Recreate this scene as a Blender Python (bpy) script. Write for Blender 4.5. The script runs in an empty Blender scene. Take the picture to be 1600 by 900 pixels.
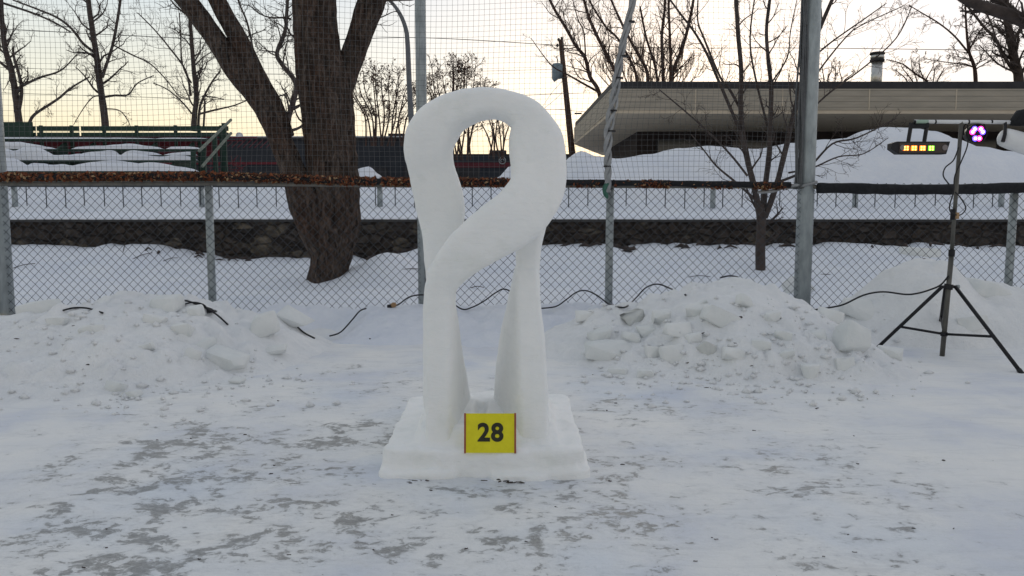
import bpy, bmesh, math, random
from mathutils import Vector, noise, Matrix
R = math.radians
S = bpy.context.scene
COL = S.collection

# ------------------------------------------------------------ camera, light
F = 1244.0; TILT = R(5.74); CZ = 1.4
cd = bpy.data.cameras.new('camera'); cam = bpy.data.objects.new('camera', cd); COL.objects.link(cam)
cd.sensor_width = 36; cd.lens = 36*F/1600; cd.clip_end = 5000; cd.clip_start = .05
cam.location = (0, 0, CZ); cam.rotation_euler = (R(90)-TILT, 0, 0)
S.camera = cam
SUN_EL = R(9); SUN_AZ = R(12)          # low, ahead and a little to the right
W = bpy.data.worlds.new('World'); S.world = W; W.use_nodes = True
nt = W.node_tree; nt.nodes.clear()
def N(t, kind, **kw):
    n = t.nodes.new(kind)
    for k, v in kw.items():
        if hasattr(n, k): setattr(n, k, v)
    return n
def LK(t, a, b): t.links.new(a, b)
def math_node(t, op, a, b=None, c=None, clamp=False):
    n = t.nodes.new('ShaderNodeMath'); n.operation = op; n.use_clamp = clamp
    for i, v in enumerate((a, b, c)):
        if v is None: continue
        if isinstance(v, (int, float)): n.inputs[i].default_value = v
        else: t.links.new(v, n.inputs[i])
    return n.outputs[0]
def ramp(t, fac, stops, interp='LINEAR'):
    n = t.nodes.new('ShaderNodeValToRGB'); n.color_ramp.interpolation = interp
    e = n.color_ramp.elements
    while len(e) < len(stops): e.new(.5)
    for i, (p, c) in enumerate(stops):
        e[i].position = p
        if isinstance(c, (int, float)): c = (c, c, c)
        e[i].color = (*c[:3], 1)
    t.links.new(fac, n.inputs[0]); return n.outputs[0]
def mixc(t, fac, a, b, mode='MIX'):
    n = t.nodes.new('ShaderNodeMix'); n.data_type = 'RGBA'; n.blend_type = mode
    for idx, v in ((0, fac), (6, a), (7, b)):
        if isinstance(v, (int, float)): n.inputs[idx].default_value = v if idx == 0 else (v, v, v, 1)
        elif isinstance(v, tuple): n.inputs[idx].default_value = (*v[:3], 1)
        else: t.links.new(v, n.inputs[idx])
    return n.outputs[2]
sky = N(nt, 'ShaderNodeTexSky', sky_type='NISHITA', sun_disc=False, sun_elevation=SUN_EL, sun_rotation=SUN_AZ,
        altitude=50, air_density=1.2, dust_density=3.0, ozone_density=1.0)
tc = N(nt, 'ShaderNodeTexCoord'); sx = N(nt, 'ShaderNodeSeparateXYZ'); LK(nt, tc.outputs['Generated'], sx.inputs[0])
# thin evening overcast in front of the clear sky: pale yellow low on the left, white on the right, blue-grey overhead
left = ramp(nt, sx.outputs[2], [(0, (.82, .60, .34)), (.06, (.84, .70, .43)), (.13, (.72, .70, .58)), (.24, (.50, .56, .60)), (.45, (.44, .475, .52)), (1, (.42, .445, .49))])
right = ramp(nt, sx.outputs[2], [(0, (.84, .65, .42)), (.05, (.80, .71, .57)), (.11, (.75, .725, .715)), (.2, (.70, .69, .725)), (.30, (.62, .625, .66)), (.5, (.47, .49, .53)), (1, (.42, .445, .49))])
az = math_node(nt, 'MULTIPLY_ADD', sx.outputs[0], 1.9, .62, clamp=True)
nz = N(nt, 'ShaderNodeTexNoise'); nz.inputs['Scale'].default_value = 2.2; nz.inputs['Detail'].default_value = 4
mp = N(nt, 'ShaderNodeMapping'); mp.inputs['Scale'].default_value = (1, 1, 5); LK(nt, tc.outputs['Generated'], mp.inputs[0]); LK(nt, mp.outputs[0], nz.inputs[0])
veil = mixc(nt, az, left, right)
cl = ramp(nt, nz.outputs[0], [(.3, .93), (.7, 1.05)])
veil = mixc(nt, 1.0, veil, cl, 'MULTIPLY')
back = ramp(nt, math_node(nt, 'MULTIPLY_ADD', sx.outputs[1], .5, .5), [(.3, .72), (.75, 1.0)])   # darker away from the sunset
veil = mixc(nt, 1.0, veil, back, 'MULTIPLY')
vm = N(nt, 'ShaderNodeVectorMath', operation='SCALE'); LK(nt, veil, vm.inputs[0]); vm.inputs['Scale'].default_value = 10.5
fin = mixc(nt, .92, sky.outputs[0], vm.outputs[0])
bg = N(nt, 'ShaderNodeBackground'); bg.inputs['Strength'].default_value = .1
wo = N(nt, 'ShaderNodeOutputWorld'); LK(nt, fin, bg.inputs[0]); LK(nt, bg.outputs[0], wo.inputs[0])
sd = bpy.data.lights.new('sun', 'SUN'); sd.energy = .5; sd.angle = R(25); sd.color = (1, .9, .76)
sun = bpy.data.objects.new('sun', sd); COL.objects.link(sun)
to_sun = Vector((math.sin(SUN_AZ)*math.cos(SUN_EL), math.cos(SUN_AZ)*math.cos(SUN_EL), math.sin(SUN_EL)))
sun.rotation_euler = to_sun.to_track_quat('Z', 'Y').to_euler()
S.view_settings.view_transform = 'Standard'; S.view_settings.look = 'None'; S.view_settings.gamma = 1
S.view_settings.exposure = 0.44

# ------------------------------------------------------------ helpers
CT, ST = math.cos(TILT), math.sin(TILT)
def ray(px, py):
    u = (px-800)/F; v = (450-py)/F
    return Vector((u, CT+v*ST, -ST+v*CT))
def P(px, py, Y):
    d = ray(px, py); return Vector((0, 0, CZ)) + d*(Y/d.y)
def pw(n, Y): return n*Y/F                       # photo pixels to metres at distance Y
class MB:
    def __init__(s): s.v = []; s.f = []; s.m = []
    def add(s, vs, fs, mi=0):
        o = len(s.v); s.v += [tuple(p) for p in vs]; s.f += [tuple(i+o for i in f) for f in fs]; s.m += [mi]*len(fs)
    def box(s, a, b, mi=0, M=None):
        x0, y0, z0 = a; x1, y1, z1 = b
        vs = [Vector(p) for p in ((x0,y0,z0),(x1,y0,z0),(x1,y1,z0),(x0,y1,z0),(x0,y0,z1),(x1,y0,z1),(x1,y1,z1),(x0,y1,z1))]
        if M: vs = [M @ p for p in vs]
        s.add(vs, [(0,3,2,1),(4,5,6,7),(0,1,5,4),(1,2,6,5),(2,3,7,6),(3,0,4,7)], mi)
    def tube(s, pts, rad, n=6, caps=True, mi=0, rfun=None):
        pts = [Vector(p) for p in pts]
        if isinstance(rad, (int, float)): rad = [rad]*len(pts)
        o = len(s.v); up = None; k = len(pts)
        for i in range(k):
            t = (pts[min(i+1, k-1)]-pts[max(i-1, 0)])
            if t.length < 1e-9: t = Vector((0, 0, 1))
            t.normalize()
            if up is None:
                up = t.orthogonal()
            up = (up - t*up.dot(t)); up = up.normalized() if up.length > 1e-6 else t.orthogonal().normalized()
            w = t.cross(up)
            for j in range(n):
                a = 2*math.pi*j/n; r = rad[i]*(rfun(i, a, pts[i]) if rfun else 1)
                s.v.append(tuple(pts[i]+up*(math.cos(a)*r)+w*(math.sin(a)*r)))
        for i in range(k-1):
            for j in range(n):
                a = o+i*n+j; b = o+i*n+(j+1) % n
                s.f.append((a, b, b+n, a+n)); s.m.append(mi)
        if caps and n > 2:
            s.f.append(tuple(o+j for j in reversed(range(n)))); s.m.append(mi)
            s.f.append(tuple(o+(k-1)*n+j for j in range(n))); s.m.append(mi)
    def build(s, name, mats, parent=None, smooth=False, bevel=0):
        me = bpy.data.meshes.new(name); me.from_pydata(s.v, [], s.f)
        if not isinstance(mats, (list, tuple)): mats = [mats]
        for m in mats: me.materials.append(m)
        if len(mats) > 1: me.polygons.foreach_set('material_index', s.m)
        if smooth: me.polygons.foreach_set('use_smooth', [True]*len(me.polygons))
        me.update()
        o = bpy.data.objects.new(name, me); COL.objects.link(o)
        if parent:
            o.parent = parent; o.matrix_parent_inverse = Matrix.Identity(4)
            if parent.type == 'EMPTY': o.location = -parent.location
        if bevel:
            b = o.modifiers.new('bevel', 'BEVEL'); b.width = bevel; b.segments = 2; b.limit_method = 'ANGLE'
        return o
def tag(o, label=None, cat=None, group=None, kind=None):
    for k, v in (('label', label), ('category', cat), ('group', group), ('kind', kind)):
        if v: o[k] = v
    return o
def thing(name, label, cat, loc=(0, 0, 0), group=None):
    o = bpy.data.objects.new(name, None); COL.objects.link(o); o.location = loc; o.empty_display_size = .2
    return tag(o, label, cat, group)
def smooth_path(pts, sub=6):
    pts = [Vector(p) for p in pts]; out = []
    for i in range(len(pts)-1):
        p0 = pts[max(i-1, 0)]; p1 = pts[i]; p2 = pts[i+1]; p3 = pts[min(i+2, len(pts)-1)]
        for k in range(sub):
            t = k/sub
            out.append(.5*((2*p1)+(p2-p0)*t+(2*p0-5*p1+4*p2-p3)*t*t+(3*p1-p0-3*p2+p3)*t**3))
    out.append(pts[-1]); return out
def sstep(a, b, x):
    t = max(0, min(1, (x-a)/(b-a))); return t*t*(3-2*t)
def fbm(x, y, z=0, o=4):
    return noise.fractal(Vector((x, y, z)), .9, 2.1, o)

# ------------------------------------------------------------ materials
def mat(name, col=(.5, .5, .5), rough=.7, metal=0, spec=.3):
    m = bpy.data.materials.new(name); m.use_nodes = True
    b = m.node_tree.nodes['Principled BSDF']
    b.inputs['Base Color'].default_value = (*col, 1); b.inputs['Roughness'].default_value = rough
    b.inputs['Metallic'].default_value = metal; b.inputs['Specular IOR Level'].default_value = spec
    return m, m.node_tree, b
def objco(t, scale=(1, 1, 1)):
    g = N(t, 'ShaderNodeNewGeometry'); m = N(t, 'ShaderNodeMapping'); m.inputs['Scale'].default_value = scale
    LK(t, g.outputs['Position'], m.inputs[0]); return m.outputs[0]
def noi(t, co, scale, detail=4, rough=.55, dist=0):
    n = N(t, 'ShaderNodeTexNoise'); n.inputs['Scale'].default_value = scale; n.inputs['Detail'].default_value = detail
    n.inputs['Roughness'].default_value = rough; n.inputs['Distortion'].default_value = dist
    LK(t, co, n.inputs[0]); return n.outputs[0]
def bump(t, b, h, strength, dist, prev=None):
    n = N(t, 'ShaderNodeBump'); n.inputs['Strength'].default_value = strength; n.inputs['Distance'].default_value = dist
    LK(t, h, n.inputs['Height'])
    if prev: LK(t, prev, n.inputs['Normal'])
    LK(t, n.outputs[0], b.inputs['Normal']); return n.outputs[0]
def noisy(name, c0, c1, scale=8, rough=.8, bs=.3, bd=.01, metal=0, stretch=(1, 1, 1), spec=.3):
    m, t, b = mat(name, c0, rough, metal, spec); co = objco(t, stretch)
    n = noi(t, co, scale, 6, .6)
    LK(t, ramp(t, n, [(.3, c0), (.7, c1)]), b.inputs['Base Color'])
    if bs: bump(t, b, n, bs, bd)
    return m
def snow_mat(name, c0, c1, coarse=.02, fine=.006, sss=0.0):
    m, t, b = mat(name, c0, .75, 0, .25); co = objco(t)
    n1 = noi(t, co, 1.3, 5, .6); n2 = noi(t, co, 9, 6, .62); n3 = noi(t, co, 60, 4, .7)
    LK(t, ramp(t, math_node(t, 'ADD', math_node(t, 'MULTIPLY', n1, .6), math_node(t, 'MULTIPLY', n2, .4)), [(.35, c0), (.62, c1)]), b.inputs['Base Color'])
    p = bump(t, b, n2, .7, coarse); bump(t, b, n3, .6, fine, p)
    if sss:
        b.inputs['Subsurface Weight'].default_value = sss; b.inputs['Subsurface Radius'].default_value = (.03, .035, .04)
    return m
M_snow = snow_mat('snow_powder', (.66, .70, .78), (.76, .785, .83), .03)
M_pile = snow_mat('snow_broken', (.72, .74, .76), (.83, .84, .84), .045, .012)
M_sculpt = snow_mat('snow_carved', (.82, .84, .84), (.89, .895, .885), .004, .002, .15)
t = M_sculpt.node_tree; b = t.nodes['Principled BSDF']
sc_n = noi(t, objco(t, (1, 1, 3)), 14, 6, .65, .5); lastb = b.inputs['Normal'].links[0].from_node.outputs[0]; bump(t, b, sc_n, .55, .012, lastb)
pb = b.inputs['Base Color'].links[0].from_socket
LK(t, mixc(t, ramp(t, noi(t, objco(t), 3.3, 6, .65), [(.56, 0), (.74, .5)]), pb, (.68, .71, .66)), b.inputs['Base Color'])
M_block = snow_mat('snow_block', (.66, .69, .69), (.78, .79, .78), .012, .006)
M_blockg = snow_mat('snow_block_grey', (.52, .54, .53), (.64, .65, .63), .012, .006)
M_galv = noisy('galvanised_steel', (.24, .27, .28), (.40, .44, .45), 14, .5, .15, .002, .25, (1, 1, .35))
M_wire = noisy('wire_dark', (.025, .03, .037), (.06, .068, .078), 30, .6, 0, 0, .3)
M_net = noisy('net_cord', (.09, .095, .10), (.13, .135, .14), 30, .9, 0)
M_black = noisy('black_foam', (.008, .009, .011), (.02, .021, .024), 20, .85, .4, .006)
M_blackm = noisy('black_metal', (.010, .010, .012), (.022, .022, .026), 20, .5, .1, .001, .2)
M_rubber = noisy('black_rubber', (.012, .012, .014), (.02, .02, .024), 20, .6, 0)
M_greyrail = noisy('weathered_rail', (.10, .10, .09), (.20, .19, .17), 10, .7, .3, .004)
M_strap = noisy('grey_strap', (.22, .23, .24), (.36, .37, .38), 12, .8, .4, .006)
M_green = noisy('green_paint', (.010, .032, .022), (.022, .05, .038), 9, .7, .2, .003)
M_dkwall = noisy('dark_cladding', (.020, .024, .032), (.035, .038, .046), 1.2, .8, 0)
M_red = noisy('red_paint', (.09, .010, .018), (.16, .02, .03), 6, .6, 0)
M_twig = noisy('twig_bark', (.038, .031, .029), (.08, .062, .055), 6, .9, 0)
M_twigr = noisy('reddish_twig_bark', (.045, .028, .024), (.085, .05, .04), 6, .9, 0)
M_twigp = noisy('pale_twig_bark', (.16, .11, .08), (.24, .17, .12), 6, .9, 0)
M_pole = noisy('pole_wood', (.05, .03, .022), (.09, .055, .04), 5, .9, .3, .01, 0, (1, 1, .1))
def leafm(n, c0, c1): return noisy(n, c0, c1, 12, .8, 0)
M_leaf = [leafm('dead_leaf_rust', (.13, .038, .018), (.24, .08, .032)), leafm('dead_leaf_brown', (.06, .026, .017), (.12, .052, .028)),
          leafm('dead_leaf_tan', (.28, .17, .09), (.40, .27, .15))]
# bark of the big tree
M_bark, t, b = mat('furrowed_bark', (.07, .055, .045), .92, 0, .15)
co = objco(t, (1, 1, .22)); n = math_node(t, 'ADD', math_node(t, 'MULTIPLY', noi(t, co, 9, 8, .68, 1.4), .6), math_node(t, 'MULTIPLY', noi(t, objco(t, (1, 1, .4)), 26, 6, .7, .8), .4)); n2 = noi(t, objco(t), 2.2, 4)
c = ramp(t, n, [(.37, (.010, .008, .007)), (.49, (.058, .043, .035)), (.62, (.15, .115, .095))])
LK(t, mixc(t, ramp(t, n2, [(.45, 0), (.7, .5)]), c, (.9, .55, .4), 'MULTIPLY'), b.inputs['Base Color']); bump(t, b, n, 1, .09)
# ice and trodden snow of the rink
M_rink, t, b = mat('trodden_rink_snow', (.8, .8, .8), .7, 0, .3)
co = objco(t); sep = N(t, 'ShaderNodeSeparateXYZ'); LK(t, co, sep.inputs[0])
big = noi(t, objco(t, (.9, 1.05, 1)), 4.6, 9, .63, .5); mid = noi(t, objco(t, (.85, 1.15, 1)), 17, 7, .7, .6); lg = noi(t, co, .8, 4)
fx = math_node(t, 'POWER', math_node(t, 'DIVIDE', math_node(t, 'ADD', sep.outputs[0], .5), 2.4), 2)
fy = math_node(t, 'POWER', math_node(t, 'DIVIDE', math_node(t, 'SUBTRACT', sep.outputs[1], 4.1), 2.7), 2)
fall = ramp(t, math_node(t, 'MULTIPLY', math_node(t, 'ADD', fx, fy), .4), [(.05, 1), (.85, .0)])
sm = math_node(t, 'ADD', math_node(t, 'MULTIPLY', big, .52), math_node(t, 'MULTIPLY', mid, .48))
sm = math_node(t, 'ADD', sm, math_node(t, 'MULTIPLY', math_node(t, 'SUBTRACT', fall, .78), .145))
sm = math_node(t, 'ADD', sm, math_node(t, 'MULTIPLY', math_node(t, 'SUBTRACT', lg, .5), .40))
patch = ramp(t, sm, [(.566, 0), (.592, .7), (.64, 1)])
fine = noi(t, objco(t, (.6, 1.5, 1)), 34, 6, .7, .4)
soft = ramp(t, sm, [(.48, 0), (.575, .55)])
snowc = ramp(t, noi(t, co, 1.1, 6, .6), [(.34, (.66, .69, .75)), (.48, (.76, .775, .785)), (.64, (.83, .83, .81))])
streak = noi(t, objco(t, (.35, 1.6, 1)), 5.5, 8, .7, .8)
snowc = mixc(t, ramp(t, streak, [(.52, 0), (.68, .3)]), snowc, (.52, .54, .56))
icec = ramp(t, fine, [(.35, (.19, .19, .19)), (.65, (.34, .345, .34))])
c = mixc(t, math_node(t, 'MULTIPLY', soft, ramp(t, fine, [(.4, .2), (.6, .9)])), snowc, (.50, .52, .53))
c = mixc(t, math_node(t, 'MULTIPLY', patch, ramp(t, fine, [(.33, .45), (.5, 1)])), c, icec)
blue = math_node(t, 'MULTIPLY', ramp(t, noi(t, co, .95, 3), [(.5, 0), (.66, .55)]), fall)
c = mixc(t, blue, c, (.80, .88, 1.0), 'MULTIPLY')
# tiny specks of dirt
vor = N(t, 'ShaderNodeTexVoronoi'); vor.inputs['Scale'].default_value = 7; LK(t, co, vor.inputs[0])
spk = ramp(t, vor.outputs['Distance'], [(.018, 1), (.03, 0)])
c = mixc(t, math_node(t, 'MULTIPLY', spk, .7), c, (.10, .09, .08))
LK(t, c, b.inputs['Base Color'])
LK(t, ramp(t, patch, [(0, .75), (1, .34)]), b.inputs['Roughness'])
hh = math_node(t, 'SUBTRACT', math_node(t, 'ADD', noi(t, co, 6, 7, .65), math_node(t, 'MULTIPLY', fine, .3)), math_node(t, 'MULTIPLY', patch, .35))
p_ = bump(t, b, hh, .55, .035); bump(t, b, noi(t, co, 70, 3, .6), .35, .005, p_)
# rubble stone wall
M_stone, t, b = mat('rubble_stone', (.1, .09, .08), .9, 0, .15)
co = objco(t, (1, 1, 1.5)); v = N(t, 'ShaderNodeTexVoronoi'); v.inputs['Scale'].default_value = 3.4; LK(t, mixc(t, .25, co, N(t, 'ShaderNodeTexNoise').outputs[1]), v.inputs[0])
ve = N(t, 'ShaderNodeTexVoronoi'); ve.feature = 'DISTANCE_TO_EDGE'; ve.inputs['Scale'].default_value = 3.4; LK(t, co, ve.inputs[0])
hs = N(t, 'ShaderNodeSeparateColor'); LK(t, v.outputs['Color'], hs.inputs[0])
c = ramp(t, hs.outputs[0], [(0, (.03, .027, .026)), (.45, (.075, .058, .046)), (.8, (.10, .088, .08)), (1, (.19, .16, .12))])
c = mixc(t, ramp(t, noi(t, co, 5, 6, .7), [(.38, .85), (.66, .1)]), c, (.035, .030, .028))
c = mixc(t, ramp(t, ve.outputs['Distance'], [(.0, .3), (.07, 0)]), c, (.015, .014, .014))
LK(t, c, b.inputs['Base Color']); bump(t, b, ramp(t, ve.outputs['Distance'], [(0, 0), (.12, 1)]), .9, .08)
# pale cladding boards of the flat-roofed building
def siding(name, c0, c1, pitch):
    m, t, b = mat(name, c0, .7, 0, .2); co = objco(t); s = N(t, 'ShaderNodeSeparateXYZ'); LK(t, co, s.inputs[0])
    fr = math_node(t, 'FRACT', math_node(t, 'MULTIPLY', s.outputs[2], 1/pitch))
    line = ramp(t, fr, [(0, 0), (.07, 1), (.95, 1), (1, .2)])
    col = ramp(t, noi(t, objco(t, (.3, .3, 2)), 3, 4), [(.35, c0), (.65, c1)])
    LK(t, mixc(t, line, tuple(x*.5 for x in c0), col), b.inputs['Base Color']); bump(t, b, line, .6, .02); return m
M_side = siding('pale_siding', (.29, .265, .22), (.35, .315, .26), .187)
M_soffit = noisy('soffit_board', (.46, .39, .30), (.52, .45, .35), 2, .8, 0)
M_roofb = noisy('roof_edge', (.02, .02, .024), (.035, .035, .04), 3, .7, 0)
M_brickd = noisy('dark_brick', (.025, .02, .02), (.05, .04, .038), 3, .9, .2, .01)
M_steelb = noisy('chimney_steel', (.42, .43, .42), (.6, .6, .58), 4, .35, 0, 0, .8)
M_white = noisy('white_casing', (.62, .64, .66), (.74, .75, .76), 8, .5, 0)
M_yellow = noisy('yellow_card', (.68, .62, .012), (.78, .71, .02), 22, .55, .05, .001)
M_tape = noisy('red_brown_tape', (.26, .07, .04), (.38, .12, .07), 20, .6, .1, .001)
M_ink = noisy('black_ink', (.02, .02, .012), (.03, .03, .018), 30, .5, 0)
def emit(name, col, s):
    m, t, b = mat(name, col, .4); b.inputs['Emission Color'].default_value = (*col, 1); b.inputs['Emission Strength'].default_value = s; return m

# ------------------------------------------------------------ ground heights
def g(x, y):
    if y < 18.15:
        z = .12*sstep(8.4, 9.6, y)
        if y > 9:
            z += .05*fbm(x*.35, y*.5, 3, 3)*sstep(9.5, 11, y)
            dip = sstep(-8.4, -6.2, x)*(1-sstep(-3.0, -1.6, x))
            top = .60-.30*dip+.05*fbm(x*.9, 4, 1, 3)+.06*fbm(x*2.6, 8, 1, 4)
            z += (top-.14)*sstep(14.6, 17.9, y)
            # snow drifted against the big tree
            z += .42*math.exp(-((x+2.25)/.62)**2-((y-14.4)/.8)**2)+.12*math.exp(-((x+3.0)/.8)**2-((y-15.2)/.6)**2)+.12*math.exp(-((x+1.4)/1.6)**2-((y-15.6)/1.5)**2)
            z -= .10*math.exp(-((x+3.9)/.9)**2-((y-13.6)/.7)**2)
            # an old path trodden along the rink
            z -= .07*math.exp(-((y-13.0+.3*math.sin(x*.4))/.7)**2)
        return z
    z = 1.16+.10*sstep(18, 20.5, y)+.95*sstep(20.5, 26, y)
    return z+.05*fbm(x*.3, y*.4, 7, 3)*sstep(18.5, 20, y)
PILES = {
 'left': [(-3.55, 7.75, 1.75, 2.05, .56), (-5.3, 7.6, 2.0, 2.1, .43), (-4.9, 6.3, 1.7, 1.3, .15), (-2.5, 7.9, .75, 1.1, .24), (-7.4, 7.9, 1.8, 1.8, .40)],
 'right': [(2.15, 7.85, 1.30, 1.65, .72), (1.05, 8.1, 1.0, 1.35, .38), (2.9, 7.4, .75, 1.2, .30), (3.15, 8.7, .7, .6, .32), (1.6, 7.0, .9, .7, .14)],
 'far': [(4.45, 8.75, .95, .95, .84), (5.3, 8.75, 1.2, .9, .56), (3.7, 8.8, .7, .8, .30), (6.7, 8.8, 1.5, .9, .38)],
 'bank': [(-1.35, 9.0, 1.2, 1.0, .22), (0, 9.1, 1.4, 1.2, .17), (-2.4, 9.1, .9, .9, .16), (.9, 9.1, .9, 1.1, .16)],
}
def pile(key, x, y):
    s = 0; mx = -1
    for cx, cy, rx, ry, h in PILES[key]:
        dy = (y-cy)/ry if y < cy else (y-cy)/min(ry, .8 if key != 'far' else .75)
        d = 1-((x-cx)/rx)**2-dy**2
        mx = max(mx, d)
        if d > 0: s += (h*d**1.25)**3
    if mx <= 0: return mx*.3
    return s**(1/3)
def rough(key, x, y, c):
    """lumps of broken snow on the pile surface"""
    if c <= 0: return 0
    k = min(1, c/.12)
    if key == 'bank':
        vb = noise.voronoi(Vector((x*3.1+.3*noise.noise(Vector((x*2, y*2, 0))), y*4.2, 0)), distance_metric='DISTANCE')[0]
        hollow = -.16*math.exp(-((x+2.05)/.40)**2-((y-8.75)/.38)**2)
        return k*(.06*fbm(x*2.2, y*2.2, 2, 4)+.02*fbm(x*9, y*9, 5, 3)+.11*(vb[1]-vb[0])*sstep(-.15, .3, fbm(x*.8, y, 9, 2)))+hollow
    wx = x+.08*noise.noise(Vector((x*3, y*3, 1))); wy = y+.08*noise.noise(Vector((x*3, y*3, 9)))
    lum = sstep(-.25, .35, fbm(x*.9+5, y*.9, 4, 2)+(.12 if key == 'right' else 0)*(2-abs(x-1)))
    cell = noise.voronoi(Vector((wx*4.2, wy*4.2, 0)), distance_metric='DISTANCE')[0]
    cell2 = noise.voronoi(Vector((wx*10, wy*10, 3)), distance_metric='DISTANCE')[0]
    if key == 'far':
        c3 = noise.voronoi(Vector((wx*1.7, wy*2.4, 4)), distance_metric='DISTANCE')[0]
        return k*(.06*fbm(x*1.6, y*1.6, 2, 4)+.010*fbm(x*9, y*9, 5, 3)+.16*(c3[1]-c3[0])*sstep(-.1, .3, fbm(x, y, 8, 2))-.03)
    z = .12*(cell[1]-cell[0])*lum+.035*(cell2[1]-cell2[0])*(.3+lum)
    z += .075*fbm(x*1.9, y*1.9, 2, 3)+.020*fbm(x*7, y*7, 5, 3)
    return k*(z-.035)
def HP(key, x, y):
    c = pile(key, x, y); return g(x, y)+c+rough(key, x, y, c)-.012
def H(x, y):
    z = g(x, y)
    for k in PILES: z = max(z, HP(k, x, y))
    return z
def on_ground(px, py, lo=2.5, hi=17.9):
    d = ray(px, py); Y = lo
    while Y < hi:
        p = Vector((0, 0, CZ))+d*(Y/d.y)
        if p.z <= H(p.x, p.y): return p
        Y += .02
    return Vector((0, 0, CZ))+d*(hi/d.y)
def axis(lo, hi, fine_lo, fine_hi, step, grow=1.25):
    a = [fine_lo+i*step for i in range(int((fine_hi-fine_lo)/step)+1)]
    s = step; x = a[-1]
    while x < hi: s *= grow; x += s; a.append(min(x, hi))
    s = step; x = fine_lo; pre = []
    while x > lo: s *= grow; x -= s; pre.append(max(x, lo))
    return pre[::-1]+a
def grid(xs, ys, fn):
    mb = MB(); nx = len(xs)
    mb.v = [(x, y, fn(x, y)) for y in ys for x in xs]
    mb.f = [(j*nx+i, j*nx+i+1, (j+1)*nx+i+1, (j+1)*nx+i) for j in range(len(ys)-1) for i in range(nx-1)]
    mb.m = [0]*len(mb.f); return mb
# rink in front of the fence, snowfield behind it up to the horizon
xs = axis(-60, 60, -9, 9, .09)
ys = [y for y in axis(-60, 9.45, 1.5, 9.3, .07) if y < 9.4]+[9.45]
tag(grid(xs, ys, lambda x, y: g(x, y)+(.014*fbm(x*1.6, y*1.6, 0, 3)+.006*fbm(x*6, y*6, 2, 2))*(1 if y > 0 else 0)).build('ground', M_rink, smooth=True), kind='structure')
xs2 = axis(-1800, 1800, -17, 17, .16, 1.3)
ys2 = [9.45+.13*i for i in range(int((18.1-9.45)/.13)+1)]+[18.12, 18.17]+axis(18.2, 2600, 18.3, 30, .35, 1.3)
tag(grid(xs2, sorted(set(ys2)), g).build('snowfield', M_snow, smooth=True), kind='structure')

def pile_obj(key, name, label, mt, cat='snow pile', step=.028):
    L = PILES[key]
    x0 = min(p[0]-p[2] for p in L); x1 = max(p[0]+p[2] for p in L); y0 = min(p[1]-p[3] for p in L); y1 = max(p[1]+p[3] for p in L)
    nx = int((x1-x0)/step)+1; ny = int((y1-y0)/step)+1
    mb = MB(); idx = {}
    val = {}
    for j in range(ny):
        for i in range(nx):
            x = x0+i*step; y = y0+j*step; c = pile(key, x, y)
            if c > -.02: val[(i, j)] = (x, y, g(x, y)+c+rough(key, x, y, c)-.012)
    for k, p in val.items(): idx[k] = len(mb.v); mb.v.append(p)
    for (i, j) in val:
        q = [(i, j), (i+1, j), (i+1, j+1), (i, j+1)]
        if all(a in idx for a in q): mb.f.append(tuple(idx[a] for a in q)); mb.m.append(0)
    return tag(mb.build(name, mt, smooth=True), label, cat)
pile_obj('left', 'snow_pile', 'broad low pile of broken snow against the fence on the left', M_pile)
pile_obj('right', 'snow_pile', 'tall pile of broken snow blocks right of the sculpture', M_pile)
pile_obj('far', 'snow_pile', 'smooth high snow pile behind the light stand tripod', M_pile)
pile_obj('bank', 'snow_bank', 'low smooth snow bank along the fence foot behind the sculpture', M_snow, 'snow bank')

# broken blocks of snow
rng = random.Random(11)
def block_mesh(sx, sy, sz, seed, nm='snow_block', mt=None):
    rr = random.Random(seed); bm = bmesh.new()
    for k in range(26):
        p = Vector([max(-1, min(1, rr.uniform(-1.5, 1.5))) for _ in range(3)])
        p *= .86+.14*rr.random()
        bm.verts.new((p.x*sx, p.y*sy, p.z*sz))
    r = bmesh.ops.convex_hull(bm, input=bm.verts)
    bmesh.ops.delete(bm, geom=[e for e in r['geom_interior'] if isinstance(e, bmesh.types.BMVert)], context='VERTS')
    bmesh.ops.bevel(bm, geom=bm.edges[:], offset=min(sx, sy, sz)*.09, segments=1, affect='EDGES', clamp_overlap=True)
    bmesh.ops.triangulate(bm, faces=bm.faces[:]); bmesh.ops.subdivide_edges(bm, edges=bm.edges[:], cuts=1)
    for v in bm.verts:
        v.co += v.normal*(.06*min(sx, sy, sz)*noise.noise(v.co*22+Vector((seed, 0, 0))))
    for f in bm.faces: f.smooth = True
    me = bpy.data.meshes.new(nm); bm.to_mesh(me); bm.free(); me.materials.append(mt or M_block); return me
def block(px, py, w, h, label, group=None, dep=None, tilt=0, seed=None, mt=None, lift=.42):
    c = on_ground(px, py); Y = c.y
    sx = pw(w/2, Y); sz = pw(h/2, Y); sy = dep or (sx+sz)/2*.8
    o = bpy.data.objects.new('snow_block', block_mesh(sx, sy, sz, seed if seed is not None else rng.randint(0, 9999), mt=mt)); COL.objects.link(o)
    o.location = (c.x, c.y+sy*.45, c.z+sz*lift-.0)
    o.rotation_euler = (rng.uniform(-.25, .25), -R(tilt), rng.uniform(-.4, .4))
    return tag(o, label, 'snow block', group)
GR = 'large broken snow blocks on the right-hand pile'; GL = 'large broken snow blocks on the left-hand pile'
block(1130, 505, 66, 30, 'long slanting snow slab lying below the crest of the right pile', GR, tilt=-22, seed=5)
block(967, 553, 108, 32, 'wide flat grey-white slab low on the left flank of the right pile', GR, tilt=-2, seed=8, dep=.12, lift=.1)
block(1106, 552, 32, 24, 'small dirty grey block with a dark broken face on the right pile', GR, tilt=-25, seed=3, mt=M_blockg)
block(1052, 566, 40, 38, 'squarish upright block at the foot of the right pile, centre', GR, tilt=6, seed=14)
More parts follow.
